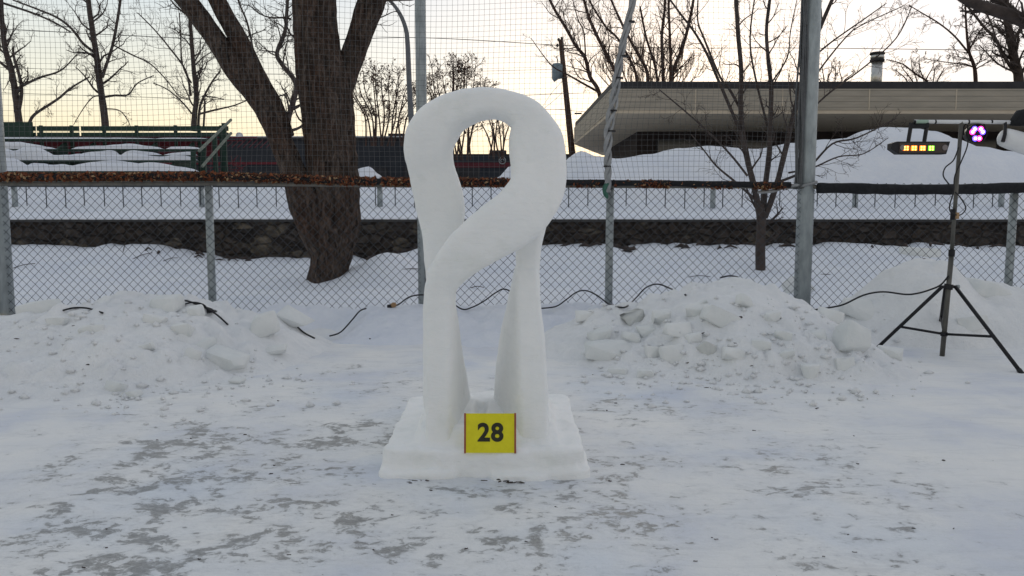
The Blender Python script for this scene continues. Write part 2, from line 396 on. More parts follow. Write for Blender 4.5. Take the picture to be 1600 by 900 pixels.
block(1268, 588, 34, 28, 'small squared block at the right foot of the right pile', GR, tilt=4, seed=16)
block(1248, 458, 40, 38, 'pointed snow block standing beside the foot of the thick pole', GR, tilt=35, seed=21)
block(1334, 545, 50, 56, 'large pale block on the right edge of the right pile', GR, tilt=-20, seed=31)
block(1392, 558, 42, 22, 'low rounded block behind the left foot of the tripod', GR, tilt=-8, seed=37)
block(990, 500, 34, 22, 'dirty grey block under the looping cable on the right pile', GR, tilt=30, seed=41, mt=M_blockg)
block(1545, 458, 74, 26, 'flat overhanging slab high on the right shoulder of the far pile', None, tilt=-12, seed=81)
block(1348, 490, 60, 40, 'large rounded lump at the left foot of the far pile', None, tilt=-24, seed=83)
block(1440, 398, 60, 26, 'broad block crowning the far pile beside the stand', None, tilt=-4, seed=87, lift=-.1)
block(1520, 512, 44, 24, 'small block behind the right tripod leg', None, tilt=10, seed=89)
for (px, py, w, h, tl) in ((1034, 505, 32, 28, 0), (1010, 525, 30, 22, 10), (1062, 520, 46, 26, -8), (1090, 490, 40, 22, 12), (940, 530, 40, 22, 14), (985, 535, 34, 22, -6),
        (1150, 560, 40, 22, -12), (1085, 535, 26, 20, 10), (1020, 556, 28, 22, 0), (1170, 478, 40, 22, -20), (1205, 500, 30, 18, 8), (1300, 500, 38, 24, -14), (1280, 530, 28, 20, 8),
        (1190, 545, 34, 20, -6), (1230, 560, 28, 18, 12), (965, 585, 34, 16, 2), (1010, 590, 28, 18, 0), (1320, 575, 30, 24, 4), (915, 500, 34, 20, 0), (1225, 530, 28, 18, -10)):
    block(px, py, w, h, 'plain white chunk of broken snow half sunk in the right pile', 'plain snow chunks in the right-hand pile', tilt=tl)
block(402, 520, 62, 44, 'big tilted snow block at the right end of the left pile', GL, tilt=18, seed=61)
block(455, 512, 56, 34, 'slanting snow slab leaning just left of the cable loop', GL, tilt=-32, seed=64)
block(352, 574, 66, 34, 'broad flat snow block at the right foot of the left pile', GL, tilt=-14, seed=67)
block(322, 545, 34, 24, 'small angular snow block above the broad flat one on the left pile', GL, tilt=30, seed=71)
block(258, 482, 48, 30, 'rounded snow block on the crest of the left pile', GL, tilt=6, seed=73)
block(300, 492, 36, 22, 'rounded snow block beside the black cable coil on the left', GL, tilt=-6, seed=75)
block(60, 488, 70, 26, 'wide snow block leaning on the left end of the fence', GL, tilt=5, seed=79)
for (px, py, w, h, tl) in ((285, 520, 34, 22, 8), (300, 560, 30, 20, -18), (225, 545, 30, 16, 10), (425, 552, 44, 16, 8), (180, 610, 34, 18, -10), (205, 622, 30, 16, 10), (370, 600, 26, 14, 0), (140, 520, 40, 18, 0), (90, 505, 34, 16, 8), (240, 505, 34, 18, -12)):
    block(px, py, w, h, 'plain white chunk of broken snow half sunk in the left pile', 'plain snow chunks in the left-hand pile', tilt=tl)
# crumbs scattered over and around the piles
mb = MB()
for i in range(900):
    if i % 3 == 0: px, py = rng.gauss(1180, 120), rng.gauss(590, 22)
    elif i % 3 == 1: px, py = rng.gauss(230, 150), rng.gauss(590, 40)
    else: px, py = rng.uniform(880, 1360), rng.uniform(470, 600)
    if i % 11 == 0: px, py = rng.uniform(0, 430), rng.uniform(490, 640)
    if py > 665 or py < 465 or px < -30 or 585 < px < 900: continue
    d = ray(px, py); Y = CZ/-d.z*d.y
    p = Vector((0, 0, CZ))+d*(min(Y, 8.9)/d.y); y = min(p.y, 8.9)-rng.uniform(0, 1.0 if py < 560 else .1)
    x = p.x; z = H(x, y); s = .010+.035*rng.random()**3.0
    vs = []
    for sx, sy, sz in ((1, 0, 0), (-1, 0, 0), (0, 1, 0), (0, -1, 0), (0, 0, 1), (0, 0, -1), ):
        k = rng.uniform(.7, 1.2)*s; vs.append((x+sx*k*1.1+rng.uniform(-.3, .3)*s, y+sy*k, z+sz*k*.8+s*.2))
    mb.add(vs, [(0, 2, 4), (2, 1, 4), (1, 3, 4), (3, 0, 4), (2, 0, 5), (1, 2, 5), (3, 1, 5), (0, 3, 5)])
tag(mb.build('snow_crumbs', M_pile, smooth=True), 'small crumbs of broken snow strewn over the two piles', 'snow crumbs', kind='stuff')
# dark bits of bark and grit lying on the snow
mb = MB()
def bit(px, py, w, h):
    p = on_ground(px, py); s = pw(w/2, p.y); a = rng.uniform(-.5, .5)
    pts = [p+Vector((math.cos(a)*s*t, math.sin(a)*s*t, .004+.004*rng.random())) for t in (-1, -.3, .4, 1)]
    mb.tube(pts, [.002, pw(h/2, p.y), pw(h/2.4, p.y), .002], 5)
for (px, py, w, h) in ((1103, 521, 22, 5), (1148, 538, 14, 7), (1157, 497, 8, 9), (1175, 573, 7, 4), (1078, 568, 16, 5), (1329, 590, 4, 8), (965, 585, 12, 4), (1105, 607, 12, 5), (26, 530, 8, 3), (115, 510, 6, 3), (137, 571, 6, 5), (578, 530, 3, 4), (1444, 405, 5, 3), (1290, 429, 16, 3), (1120, 592, 10, 3)):
    bit(px, py, w, h*.6)
for i in range(60): bit(rng.uniform(20, 1580), rng.uniform(620, 890), rng.uniform(2, 8), rng.uniform(1, 2.5))
for i in range(7): bit(rng.uniform(635, 670), rng.uniform(752, 757), rng.uniform(4, 12), rng.uniform(1.5, 3))
for i in range(9): bit(rng.uniform(750, 835), rng.uniform(751, 756), rng.uniform(4, 14), rng.uniform(1.5, 3))
tag(mb.build('bark_bits', M_twig, smooth=True), 'dark bits of bark and grit scattered on the snow', 'debris', kind='stuff')

# ------------------------------------------------------------ the snow sculpture
def ribbon(mb, pts, sub=5, n=20):
    """pts: (px, py, half width px, Y, half depth m): rounded-rectangle section swept along the path"""
    ctr = smooth_path([P(a, b_, Y) for a, b_, w, Y, d in pts], sub)
    par = smooth_path([(pw(w, Y), d, 0) for a, b_, w, Y, d in pts], sub)
    o = len(mb.v); k = len(ctr)
    for i in range(k):
        t = (ctr[min(i+1, k-1)]-ctr[max(i-1, 0)]).normalized()
        side = Vector((t.z, 0, -t.x)).normalized(); dep = t.cross(side).normalized()
        for j in range(n):
            a = 2*math.pi*j/n; e = .62
            ca = math.copysign(abs(math.cos(a))**e, math.cos(a)); sa = math.copysign(abs(math.sin(a))**e, math.sin(a))
            mb.v.append(tuple(ctr[i]+side*(ca*par[i].x)+dep*(sa*par[i].y)))
    for i in range(k-1):
        for j in range(n):
            mb.f.append((o+i*n+j, o+i*n+(j+1) % n, o+(i+1)*n+(j+1) % n, o+(i+1)*n+j)); mb.m.append(0)
    mb.f.append(tuple(o+j for j in reversed(range(n)))); mb.f.append(tuple(o+(k-1)*n+j for j in range(n))); mb.m += [0, 0]
def leg(mb, secs, n=24):
    """secs: (z, front (x0,x1,y), back (x0,x1,y)) : quad sections lofted upwards with rounded corners"""
    o = len(mb.v); secs = sorted(secs, key=lambda s: s[0]); fine_s = []
    for i in range(len(secs)-1):
        A, B = secs[i], secs[i+1]
        for q in range(6):
            t = q/6; lerp = lambda a, b_: a+(b_-a)*t
            fine_s.append((lerp(A[0], B[0]), tuple(map(lerp, A[1], B[1])), tuple(map(lerp, A[2], B[2]))))
    fine_s.append(secs[-1])
    for z, (fx0, fx1, fy), (bx0, bx1, by) in fine_s:
        for j in range(n):
            a = 2*math.pi*j/n; e = .30
            u = math.copysign(abs(math.cos(a))**e, math.cos(a))*.5+.5; w = math.copysign(abs(math.sin(a))**e, math.sin(a))*.5+.5
            x0 = fx0+(bx0-fx0)*w; x1 = fx1+(bx1-fx1)*w
            mb.v.append((x0+(x1-x0)*u, fy+(by-fy)*w, z))
    k = len(fine_s)
    for i in range(k-1):
        for j in range(n):
            mb.f.append((o+i*n+j, o+i*n+(j+1) % n, o+(i+1)*n+(j+1) % n, o+(i+1)*n+j)); mb.m.append(0)
    mb.f.append(tuple(o+j for j in reversed(range(n)))); mb.f.append(tuple(o+(k-1)*n+j for j in range(n))); mb.m += [0, 0]
def voxel(mb, name, mt, parent, vs, sm, amp, sc):
    tmp = mb.build('tmp_shape', mt)
    rm = tmp.modifiers.new('r', 'REMESH'); rm.mode = 'VOXEL'; rm.voxel_size = vs; rm.use_smooth_shade = True
    s_ = tmp.modifiers.new('s', 'SMOOTH'); s_.factor = .5; s_.iterations = sm
    dg = bpy.context.evaluated_depsgraph_get()
    me = bpy.data.meshes.new_from_object(tmp.evaluated_get(dg)); me.name = name
    bpy.data.objects.remove(tmp)
    me.update()
    nrm = [v.normal.copy() for v in me.vertices]
    for v, n_ in zip(me.vertices, nrm):
        v.co += n_*(amp*noise.fractal(v.co*sc, .8, 2.2, 3))
    me.update()
    o = bpy.data.objects.new(name, me); COL.objects.link(o); o.parent = parent; o.location = -parent.location
    return o
SC = Vector((-.14, 4.7, 0))
sc = thing('snow_sculpture', 'white carved snow sculpture of a twisted ribbon loop on a square base', 'snow sculpture', SC)
mb = MB()
# ribbon: front left leg -> sweeps right -> up the right side -> over the arch -> down behind on the left
ribbon(mb, [(682, 640, 20, 4.33, .10), (683, 580, 21, 4.38, .11), (684, 520, 22, 4.42, .12), (686, 470, 23, 4.42, .12), (695, 435, 27, 4.40, .11), (720, 402, 34, 4.36, .10), (765, 367, 42, 4.36, .10),
            (812, 335, 45, 4.42, .11), (838, 295, 43, 4.50, .13), (841, 255, 43, 4.56, .15), (836, 220, 42, 4.60, .16), (821, 183, 28, 4.62, .17),
            (784, 164, 22, 4.62, .17), (745, 164, 24, 4.62, .17), (708, 176, 29, 4.64, .17), (682, 199, 37, 4.67, .16), (671, 228, 38, 4.71, .15),
            (674, 262, 36, 4.76, .13), (684, 300, 38, 4.80, .12), (690, 340, 36, 4.82, .11), (690, 385, 28, 4.80, .11), (689, 440, 23, 4.76, .12), (690, 500, 22, 4.7, .14)])
# right leg rising behind the front band
ribbon(mb, [(826, 460, 17, 4.70, .12), (825, 420, 19, 4.72, .11), (826, 385, 20, 4.72, .11), (832, 340, 24, 4.70, .11), (838, 290, 30, 4.66, .12), (838, 245, 36, 4.64, .13)])
def zx(px, Y): return (px-800)/F*Y
leg(mb, [(.05, (-.485, -.31, 4.13), (-.45, -.235, 5.06)), (.20, (-.48, -.318, 4.17), (-.45, -.25, 5.02)), (.45, (-.475, -.325, 4.22), (-.455, -.285, 4.90)),
         (.70, (-.475, -.33, 4.27), (-.47, -.31, 4.74)), (.90, (-.48, -.325, 4.30), (-.49, -.34, 4.74)), (1.05, (-.47, -.33, 4.32), (-.50, -.34, 4.80))])
leg(mb, [(.05, (.03, .218, 4.15), (-.150, .12, 5.08)), (.20, (.028, .216, 4.20), (-.140, .12, 5.04)), (.45, (.025, .21, 4.30), (-.115, .13, 4.98)),
         (.70, (.02, .195, 4.40), (-.075, .13, 4.92)), (.90, (.015, .165, 4.50), (-.02, .14, 4.86)), (1.05, (.02, .150, 4.58), (.015, .15, 4.82))])
voxel(mb, 'ribbon_loop', M_sculpt, sc, .010, 3, .005, 6)
mb = MB()
def slab(mb, x0, x1, y0, y1, z0, z1, r, ins=.0, zt=None):
    pts = []
    for cx, cy, a0, rr in ((x1-r, y0+r, -90, r), (x1-r*1.6, y1-r*1.6, 0, r*1.6), (x0+r*2, y1-r*2, 90, r*2), (x0+r, y0+r, 180, r)):
        for k in range(7):
            a = R(a0+15*k); pts.append((cx+rr*math.cos(a), cy+rr*math.sin(a)))
    n = len(pts); cx = (x0+x1)/2; cy = (y0+y1)/2
    vs = [(p[0]+.01*noise.noise(Vector((p[0]*9, p[1]*9, 0))), p[1], z0) for p in pts]+[(cx+(p[0]-cx)*(1-ins), cy+(p[1]-cy)*(1-ins), z1) for p in pts]
    mb.add(vs, [tuple(reversed(range(n))), tuple(range(n, 2*n))]+[(i, (i+1) % n, n+(i+1) % n, n+i) for i in range(n)])
slab(mb, -.69, .39, 4.05, 5.38, -.06, .135, .09, .012)
slab(mb, -.70, -.28, 4.00, 4.4, -.06, .035, .05, .05)
slab(mb, -.12, .20, 3.985, 4.4, -.06, .025, .05, .05)
slab(mb, .1, .42, 4.02, 4.6, -.06, .04, .05, .05)
slab(mb, -.66, .36, 4.08, 4.14, .10, .138, .03, .0)
slab(mb, -.55, -.19, 4.10, 5.16, .10, .205, .09, .22); slab(mb, -.20, .28, 4.12, 5.18, .10, .205, .09, .22); slab(mb, -.30, .0, 4.85, 5.22, .10, .20, .08, .25)
o_base = voxel(mb, 'base', M_sculpt, sc, .012, 7, .016, 6)

# sign 28
sgl = Vector((zx(765, 4.06), 4.050, .128))
sg = thing('number_sign', 'small yellow number 28 card propped on the base of the snow sculpture', 'sign', sgl)
sg.rotation_euler = (R(-7), 0, R(0))
def loc_build(mb, name, mt, parent, **kw):
    o = mb.build(name, mt, None, **kw); o.parent = parent; return o
SW, SH = .128, .205
mb = MB(); mb.box((-SW, -.004, 0), (SW, .004, SH)); loc_build(mb, 'board', M_yellow, sg, bevel=.0015)
for s in (-1, 1):
    mb = MB(); mb.box((s*SW-.005+s*.003, -.0065, -.002), (s*SW+.005+s*.003, .012 if s > 0 else .0065, SH+.001)); loc_build(mb, 'edge_tape', M_tape, sg, bevel=.001)
fc = bpy.data.curves.new('number', 'FONT'); fc.body = '28'; fc.size = .130; fc.align_x = 'CENTER'; fc.align_y = 'CENTER'; fc.offset = .0042; fc.extrude = .0008; fc.space_character = 1.08
fo = bpy.data.objects.new('tmp_text', fc); COL.objects.link(fo)
me = bpy.data.meshes.new_from_object(fo.evaluated_get(bpy.context.evaluated_depsgraph_get())); bpy.data.objects.remove(fo)
me.materials.clear(); me.materials.append(M_ink)
no = bpy.data.objects.new('number', me); COL.objects.link(no); no.parent = sg; no.location = (.002, -.0055, SH*.5); no.rotation_euler = (R(90), 0, 0)

# ------------------------------------------------------------ fence round the rink
FY = 9.5
fr_ = thing('chain_link_fence', 'long galvanised chain-link fence with round posts behind the sculpture', 'fence', (0, FY, 0))
mb = MB(); pit = .103; z0, z1 = .02, 1.69
hgt = z1-z0
nrow = int(hgt/(pit*.5))
for s in (-1, 1):
    k0 = int(-9.2/pit)
    for k in range(k0, int(9.2/pit)+1):
        pts = []
        for q in range(0, nrow+1):
            zz = z0+q*hgt/nrow; xx = k*pit+s*(q*pit*.5)
            while xx > 9.0: xx -= 18.025
            while xx < -9.025: xx += 18.025
            w = .008*noise.noise(Vector((xx*.9, zz*1.3, 0)))
            pts.append((xx+w, FY+.012*noise.noise(Vector((xx*.7, zz, 5)))+(.002 if q % 2 else -.002), zz+.006*noise.noise(Vector((xx, zz, 9)))))
        seg = [pts[0]]
        for a in pts[1:]:
            if abs(a[0]-seg[-1][0]) > 1:
                if len(seg) > 1: mb.tube(seg, .0031, 3, False)
                seg = []
            seg.append(a)
        if len(seg) > 1: mb.tube(seg, .0031, 3, False)
mb.build('wire_mesh', M_wire, fr_)
def post(px, r, ztop, par, nm='post', Y=FY+.05):
    x = zx(px, Y)
    mb = MB(); mb.tube([(x, Y, -.1), (x, Y, .8), (x+.004, Y, ztop)], r, 14); return mb.build(nm, M_galv, par, smooth=True)
for px in (329, 952, 1579): post(px, .046, 1.70, fr_)
railp = [(-9, FY, 1.690), (zx(0, FY), FY, 1.685), (zx(330, FY), FY, 1.688), (zx(650, FY), FY, 1.665), (zx(770, FY), FY, 1.668), (zx(950, FY), FY, 1.66), (zx(1250, FY), FY, 1.65), (zx(1600, FY), FY, 1.62), (9, FY, 1.61)]
mb = MB(); mb.tube(smooth_path(railp, 5), .026, 10); mb.build('top_rail', M_greyrail, fr_, smooth=True)
# tall poles
def tall(px, r, label, z=7.5, Y=FY+.06):
    x = zx(px, Y)*1.0
    mb = MB(); mb.tube([(x, Y, -.1), (x, Y, 2.5), (x, Y, z)], r, 20)
    t_ = thing('net_pole', label, 'pole', (x, Y, 0), 'tall steel poles holding the net')
    mb.build('shaft', M_galv, t_, smooth=True)
    c_ = MB(); c_.tube([(x, Y, z), (x, Y, z+.03), (x, Y, z+.06)], [r*1.06, r*1.06, r*.4], 20); c_.build('cap', M_galv, t_, smooth=True)
    return t_
t0_ = tall(2, .105, 'thick steel pole cut by the left edge of the picture')
t1_ = tall(661, .064, 'slimmer steel pole rising behind the left shoulder of the sculpture')
t2_ = tall(1256, .098, 'thick shiny steel pole with a strap round it, right of the sculpture')
px2 = zx(1256, FY+.06)
mb = MB(); ring = [(px2+.115*math.cos(a), FY+.06+.115*math.sin(a), 1.68+.03*math.cos(a)) for a in [i*math.pi/8 for i in range(17)]]
mb.tube(ring, .016, 6); mb.tube(smooth_path([(px2-.10, FY-.03, 1.67), (px2-.25, FY-.05, 1.655), (px2-.42, FY-.04, 1.60), (px2-.6, FY-.03, 1.585)], 5), .02, 6)
tag(mb.build('tie_strap', M_strap, smooth=True), 'grey strap tied round the thick pole at rail height', 'strap')
# square-mesh netting above the rail
mb = MB(); cell = .0605; X0, X1 = -7.6, zx(1250, FY)-.06; Z0, Z1 = 1.70, 5.2; NY = FY-.06
def netp(x, z):
    k = sstep(1.7, 2.2, z)
    dx = .035*noise.noise(Vector((x*.5, z*.7, 0)))+.02*math.sin(z*2.2+x)*k
    dz = .03*noise.noise(Vector((x*.6, z*.5, 7)))+.025*math.sin(x*1.5)*sstep(1.7, 2.6, z)
    pull = sum(math.exp(-((x-c)/.35)**2) for c in (zx(952, FY), X1))
    dx += .05*pull*math.sin(z*5)
    return (x+dx, NY+.06*noise.noise(Vector((x*.4, z*.4, 3))), z+dz*k)
nx = int((X1-X0)/cell); nz_ = int((Z1-Z0)/cell)
for i in range(nx+1):
    x = X0+i*cell; mb.tube([netp(x, Z0-.1+(Z1-Z0+.1)*j/30) for j in range(31)], .0017, 3, False)
for j in range(nz_+1):
    z = Z0+j*cell; mb.tube([netp(X0+(X1-X0)*i/90, z) for i in range(91)], .0017, 3, False)
tag(mb.build('backstop_net', M_net), 'fine square-mesh netting stretched above the fence rail between the poles', 'net')
# net bunched against the thick pole
mb = MB(); rr = random.Random(3)
for q in range(9):
    ox = rr.uniform(-.05, .05); oy = rr.uniform(-.03, .03)
    mb.tube(smooth_path([(px2-.125+ox*.7+.02*math.sin(z*3+q), FY-.02+oy, z) for z in (1.62, 2.1, 2.7, 3.3, 4.0, 5.2)], 4), .012, 5)
tag(mb.build('bunched_net', M_net, smooth=True), 'dark gathered netting hanging down the left side of the thick pole', 'net')
# rolled net edge with dead leaves caught in it
def roll(pts, r, mt, nm, label, cat):
    pp = smooth_path(pts, 8); mb = MB()
    mb.tube(pp, [r*(1+.16*noise.noise(p*5)) for p in pp], 12, True, 0, lambda i, a, p: 1+.14*noise.noise(Vector((p.x*7, a*2, 0))))
    return tag(mb.build(nm, mt, smooth=True), label, cat), pp
YR = FY-.075
rl, pl = roll([P(-60, 277, YR), P(150, 276, YR), P(350, 276, YR), P(560, 283, YR), P(700, 285, YR), P(850, 285, YR), P(1000, 286, YR), P(1150, 288, YR), P(1235, 289, YR)], .036, M_black, 'rolled_net', 'black rolled net edge holding dead leaves along the fence top', 'rolled net')
roll([P(1278, 294, YR), P(1330, 294, YR), P(1400, 296, YR), P(1470, 296, YR), P(1530, 295, YR), P(1600, 293, YR), P(1680, 290, YR)], .062, M_black, 'foam_padding', 'thick black foam padding on the fence rail right of the thick pole', 'padding')
mb = MB(); rr = random.Random(5)
for i in range(9000):
    t = rr.random(); k = t*(len(pl)-1); p = pl[int(k)].lerp(pl[min(int(k)+1, len(pl)-1)], k-int(k))
    u = 800+p.x/p.y*F
    dens = 1.0 if u < 560 else (.85 if u < 800 else (.25 if u < 1000 else (.9 if u < 1140 else .55)))
    if 560 < u < 1240 and fbm(u*.022, 3, 0, 2) < (.05 if u > 880 else -.25): dens *= .12
    if rr.random() > dens: continue
    a = rr.uniform(0, 2*math.pi); ra = .024+.026*rr.random()**.6
    if u > 880: ra *= .85
    up_ = 1.0
    c = Vector((p.x, p.y+math.cos(a)*ra, p.z+math.sin(a)*ra*up_+(.0 if u < 880 else -.012)))
    s = rr.uniform(.008, .026); d1 = Vector((rr.gauss(0, 1), rr.gauss(0, 1), rr.gauss(0, 1))).normalized(); d2 = d1.orthogonal().normalized(); d3 = d1.cross(d2)
    mb.add([c-d1*s*1.3, c+d2*s*.8+d3*s*.25, c+d1*s*1.3, c-d2*s*.8+d3*s*.25], [(0, 1, 2), (0, 2, 3)], rr.choice((0, 0, 0, 1, 1, 1, 2)))
tag(mb.build('dead_leaves', M_leaf), 'rust-brown dead leaves packed along the rolled net on the fence', 'leaves', kind='stuff')
# twisted strap hanging from above the line post
mb = MB()
cp = [(990, -60), (988, 0), (975, 60), (966, 110), (960, 155), (952, 200), (950, 240), (950, 275), (949, 300)]
cs = smooth_path([P(a, b_, YR-.05) for a, b_ in cp], 8)
for ph in (0, 2.1, 4.2):
    mb.tube([p+Vector((.030*math.sin(i*.42+ph)*(1-.3*math.sin(i*.13)), .02*math.cos(i*.42+ph), 0)) for i, p in enumerate(cs)], [.022+.006*math.sin(i*.5+ph) for i in range(len(cs))], 6)
st = tag(mb.build('twisted_strap', M_strap, smooth=True), 'pale grey twisted netting strap hanging down to the rail beside the middle post', 'strap')
for (a, b_) in ((986, 34), (976, 88), (968, 122), (958, 173), (956, 205), (949, 260)):
    mb = MB(); c = P(a, b_, YR-.05); mb.tube([c+Vector((0, 0, -.008)), c+Vector((0, 0, .008))], .047, 10); mb.build('tie', M_blackm, st)
st.location = (0, 0, 0)
mb = MB(); mb.tube(smooth_path([P(950, 285, YR-.06), P(945, 296, YR-.07), P(949, 310, YR-.05)], 5), [.02, .028, .03, .03, .03, .03, .028, .03, .028, .02, .012], 7)
tag(mb.build('green_twine', noisy('green_twine', (.03, .10, .075), (.06, .16, .12), 30, .8, 0), smooth=True), 'knot of green twine at the top of the middle fence post', 'twine')

# ------------------------------------------------------------ cables
def cable(pts, label, r=.0085, Y=None, name='cable'):
    w = []
    for q in pts:
        if len(q) == 3:
            p = P(*q); s_ = on_ground(q[0], q[1], hi=9.35)
            w.append(p if s_.y > p.y+.02 else s_+Vector((0, -.015, .014)))
        else:
            p = on_ground(*q, hi=9.3); w.append(p+Vector((0, -.012, .012)))
    mb = MB(); mb.tube(smooth_path(w, 7), r, 6); return tag(mb.build(name, M_rubber, smooth=True), label, 'cable')
cable([(100, 487, 8.6), (118, 483, 8.6), (140, 484, 8.6), (162, 491, 8.6)], 'short arch of black cable on the left end of the left pile')
cable([(448, 489, 8.9), (455, 493, 8.8), (462, 508, 8.65), (475, 521, 8.5), (492, 530)], 'black cable dropping over the tilted slab into the hollow')
cable([(515, 525, 8.4), (532, 519, 8.5), (550, 500, 8.7), (562, 486, 8.85), (572, 482, 8.95)], 'black cable rising out of the hollow left of the sculpture')
cable([(606, 480, 9.0), (622, 476, 9.0), (640, 464, 9.1), (664, 461, 9.15), (700, 470, 9.15), (722, 483, 9.0), (738, 480, 9.05), (757, 470, 9.1), (775, 457, 9.15), (790, 452, 9.2), (815, 466, 9.1), (842, 482, 8.95)], 'black cable passing behind the legs of the sculpture')
cable([(842, 482, 8.95), (868, 479, 9.0), (885, 468, 9.05), (900, 457, 9.1), (915, 454, 9.1), (932, 461, 9.0), (950, 474, 8.9), (968, 482, 8.8), (980, 480, 8.8), (995, 464, 8.85), (1010, 449, 8.85), (1028, 444, 8.85), (1048, 451, 8.8), (1071, 463, 8.7)], 'wavy black cable looping in two humps right of the sculpture')
cable([(1125, 434, 8.3), (1140, 431, 8.3), (1153, 433, 8.3)], 'short black cable end poking from the crest of the right pile')
mb = MB(); rr = random.Random(9)
def CW(px, py, up=.02):
    p = on_ground(px, py, hi=9.2); return p+Vector((0, -.03, up))
c0_ = CW(330, 494)
for q in range(7):
    a_ = c0_+Vector((.01*q-.02, .02*q, .01)); L_ = .26+.02*q
    mb.tube(smooth_path([a_, a_+Vector((-.03-.02*q, .02, .07-.004*q)), a_+Vector((-L_*.5, .04, .10-.017*q+rr.uniform(-.008, .008))), a_+Vector((-L_*.85, .05, .085-.02*q)), a_+Vector((-L_, .05, .06-.022*q))], 5), .007, 6)
mb.tube(smooth_path([c0_+Vector((-.42, .05, .10)), c0_+Vector((-.25, .05, .125)), c0_+Vector((-.08, .03, .07)), c0_+Vector((.06, -.02, .01)), c0_+Vector((.2, -.10, -.08))], 6), .0085, 6)
tag(mb.build('cable_coil', M_rubber, smooth=True), 'tangled coil of black cable at the foot of the left fence post', 'cable')
pc = P(612, 478, 8.98)
pt = thing('cable_plug', 'tan taped plug on the black cable just left of the sculpture', 'plug', pc)
mb = MB(); mb.tube([pc+Vector((-.05, 0, -.005)), pc+Vector((.0, 0, .0))], [.018, .022], 8); mb.build('plug', M_rubber, pt, smooth=True)
mb = MB(); mb.tube([pc+Vector((.0, 0, .0)), pc+Vector((.025, 0, .012)), pc+Vector((.05, 0, .022))], [.026, .032, .018], 8); mb.build('tape', M_leaf[2], pt, smooth=True)

# ------------------------------------------------------------ light stand
LY = 7.45
base = P(1472, 557, LY); hub = P(1482, 448, LY); top = P(1502, 190, LY); low = P(1475, 522, LY)
ls = thing('light_stand', 'tall tripod light stand with black legs and a taped crossbar', 'light stand', (base.x, base.y, 0))
M_polegrey = noisy('scuffed_pole', (.07, .07, .065), (.15, .145, .13), 14, .5, .1, .002, .4, (1, 1, .3))
mb = MB(); mb.tube([base, P(1487, 395, LY)], .023, 12); mb.build('lower_pole', M_polegrey, ls, smooth=True)
mb = MB(); mb.tube([P(1487, 395, LY), top], .018, 12); mb.build('upper_pole', M_polegrey, ls, smooth=True)
mb = MB(); c = P(1487, 395, LY); mb.tube([c-Vector((0, 0, .03)), c+Vector((0, 0, .03))], .029, 12); mb.build('collar', M_blackm, ls, smooth=True); mb = MB(); mb.tube([P(1489, 330, LY)-Vector((0, 0, .08)), P(1489, 330, LY)+Vector((0, 0, .02))], .022, 12); mb.build('collar', M_blackm, ls, smooth=True)
mb = MB(); mb.tube([hub-Vector((.004, 0, .025)), hub+Vector((.004, 0, .025))], .040, 12); mb.box(hub+Vector((-.075, -.015, -.012)), hub+Vector((.075, .015, .012))); mb.build('hub', M_blackm, ls)
mb = MB(); mb.tube([hub+Vector((.07, 0, 0)), hub+Vector((.10, 0, 0))], .018, 8); mb.build('knob', M_galv, ls, smooth=True)
mb = MB(); mb.tube([low-Vector((0, 0, .018)), low+Vector((0, 0, .018))], .032, 12); mb.build('lower_collar', M_blackm, ls, smooth=True)
f1 = P(1367, 548, 7.72); f2 = P(1596, 583, 6.68); f1.z = max(f1.z, .012); f3 = Vector((zx(1474, 8.3), 8.3, .06))
for fp, off, tb in ((f1, Vector((-.06, 0, 0)), .62), (f2, Vector((.06, -.01, 0)), .60), (f3, Vector((0, .05, 0)), .6)):
    mb = MB(); a = hub+off; mb.tube([a, fp], .017, 8); lg = mb.build('leg', M_blackm, ls, smooth=True)
    mb = MB(); q = a.lerp(fp, tb); mb.tube([low, q], .012, 8); mb.build('brace', M_blackm, ls, smooth=True)
    mb = MB(); d_ = (fp-a).normalized(); mb.tube([fp-d_*.04, fp+d_*.01], .021, 8); fo_ = mb.build('foot', M_rubber, lg, smooth=True); fo_.parent = lg; fo_.location = (0, 0, 0)
mb = MB(); barL = P(1428, 190, LY); barR = P(1586, 191, LY); mb.tube([barL, barR], .018, 12); bar = mb.build('crossbar', M_white, ls, smooth=True)
for px in (1429, 1461, 1513, 1549):
    c = P(px, 190.4, LY); mb = MB(); mb.tube([c-Vector((.007, 0, 0)), c+Vector((.007, 0, 0))], .0195, 12); o = mb.build('tape_band', M_blackm, bar, smooth=True); o.parent = bar; o.location = (0, 0, 0)
mb = MB(); c = P(1441, 190.2, LY); mb.tube([c-Vector((.06, 0, 0)), c+Vector((.05, 0, 0))], .0188, 12); o = mb.build('green_tape', noisy('green_tape', (.30, .42, .34), (.36, .48, .40), 9, .5, 0), bar, smooth=True); o.parent = bar; o.location = (0, 0, 0)
# loose cable on the stand
def scable(pts, label, r=.006):
    mb = MB(); mb.tube(smooth_path([P(a, b_, y) for a, b_, y in pts], 7), r, 6); return tag(mb.build('cable', M_rubber, smooth=True), label, 'cable')
scable([(1482, 431, LY-.03), (1470, 445, 7.5), (1455, 452, 7.6), (1435, 458, 7.7), (1415, 460, 7.75), (1380, 456, 7.8), (1350, 461, 7.8), (1320, 475, 7.8), (1300, 480, 7.85), (1268, 485, 7.95)], 'black cable running left from the tripod across to the right pile', .0085)
scable([(1512, 195, LY-.02), (1512, 225, LY-.04), (1503, 250, LY-.04), (1492, 275, LY-.04), (1490, 300, LY-.04), (1484, 320, LY-.05), (1486, 332, LY-.06), (1500, 336, LY-.05), (1509, 325, LY-.04), (1500, 308, LY-.04), (1492, 300, LY-.03)], 'thin black cable looping round the upper pole of the light stand')
scable([(1498, 230, LY-.03), (1490, 250, LY-.04), (1477, 262, LY-.04), (1474, 275, LY-.04), (1483, 288, LY-.03)], 'loose thin cable bowing out left of the light stand pole')
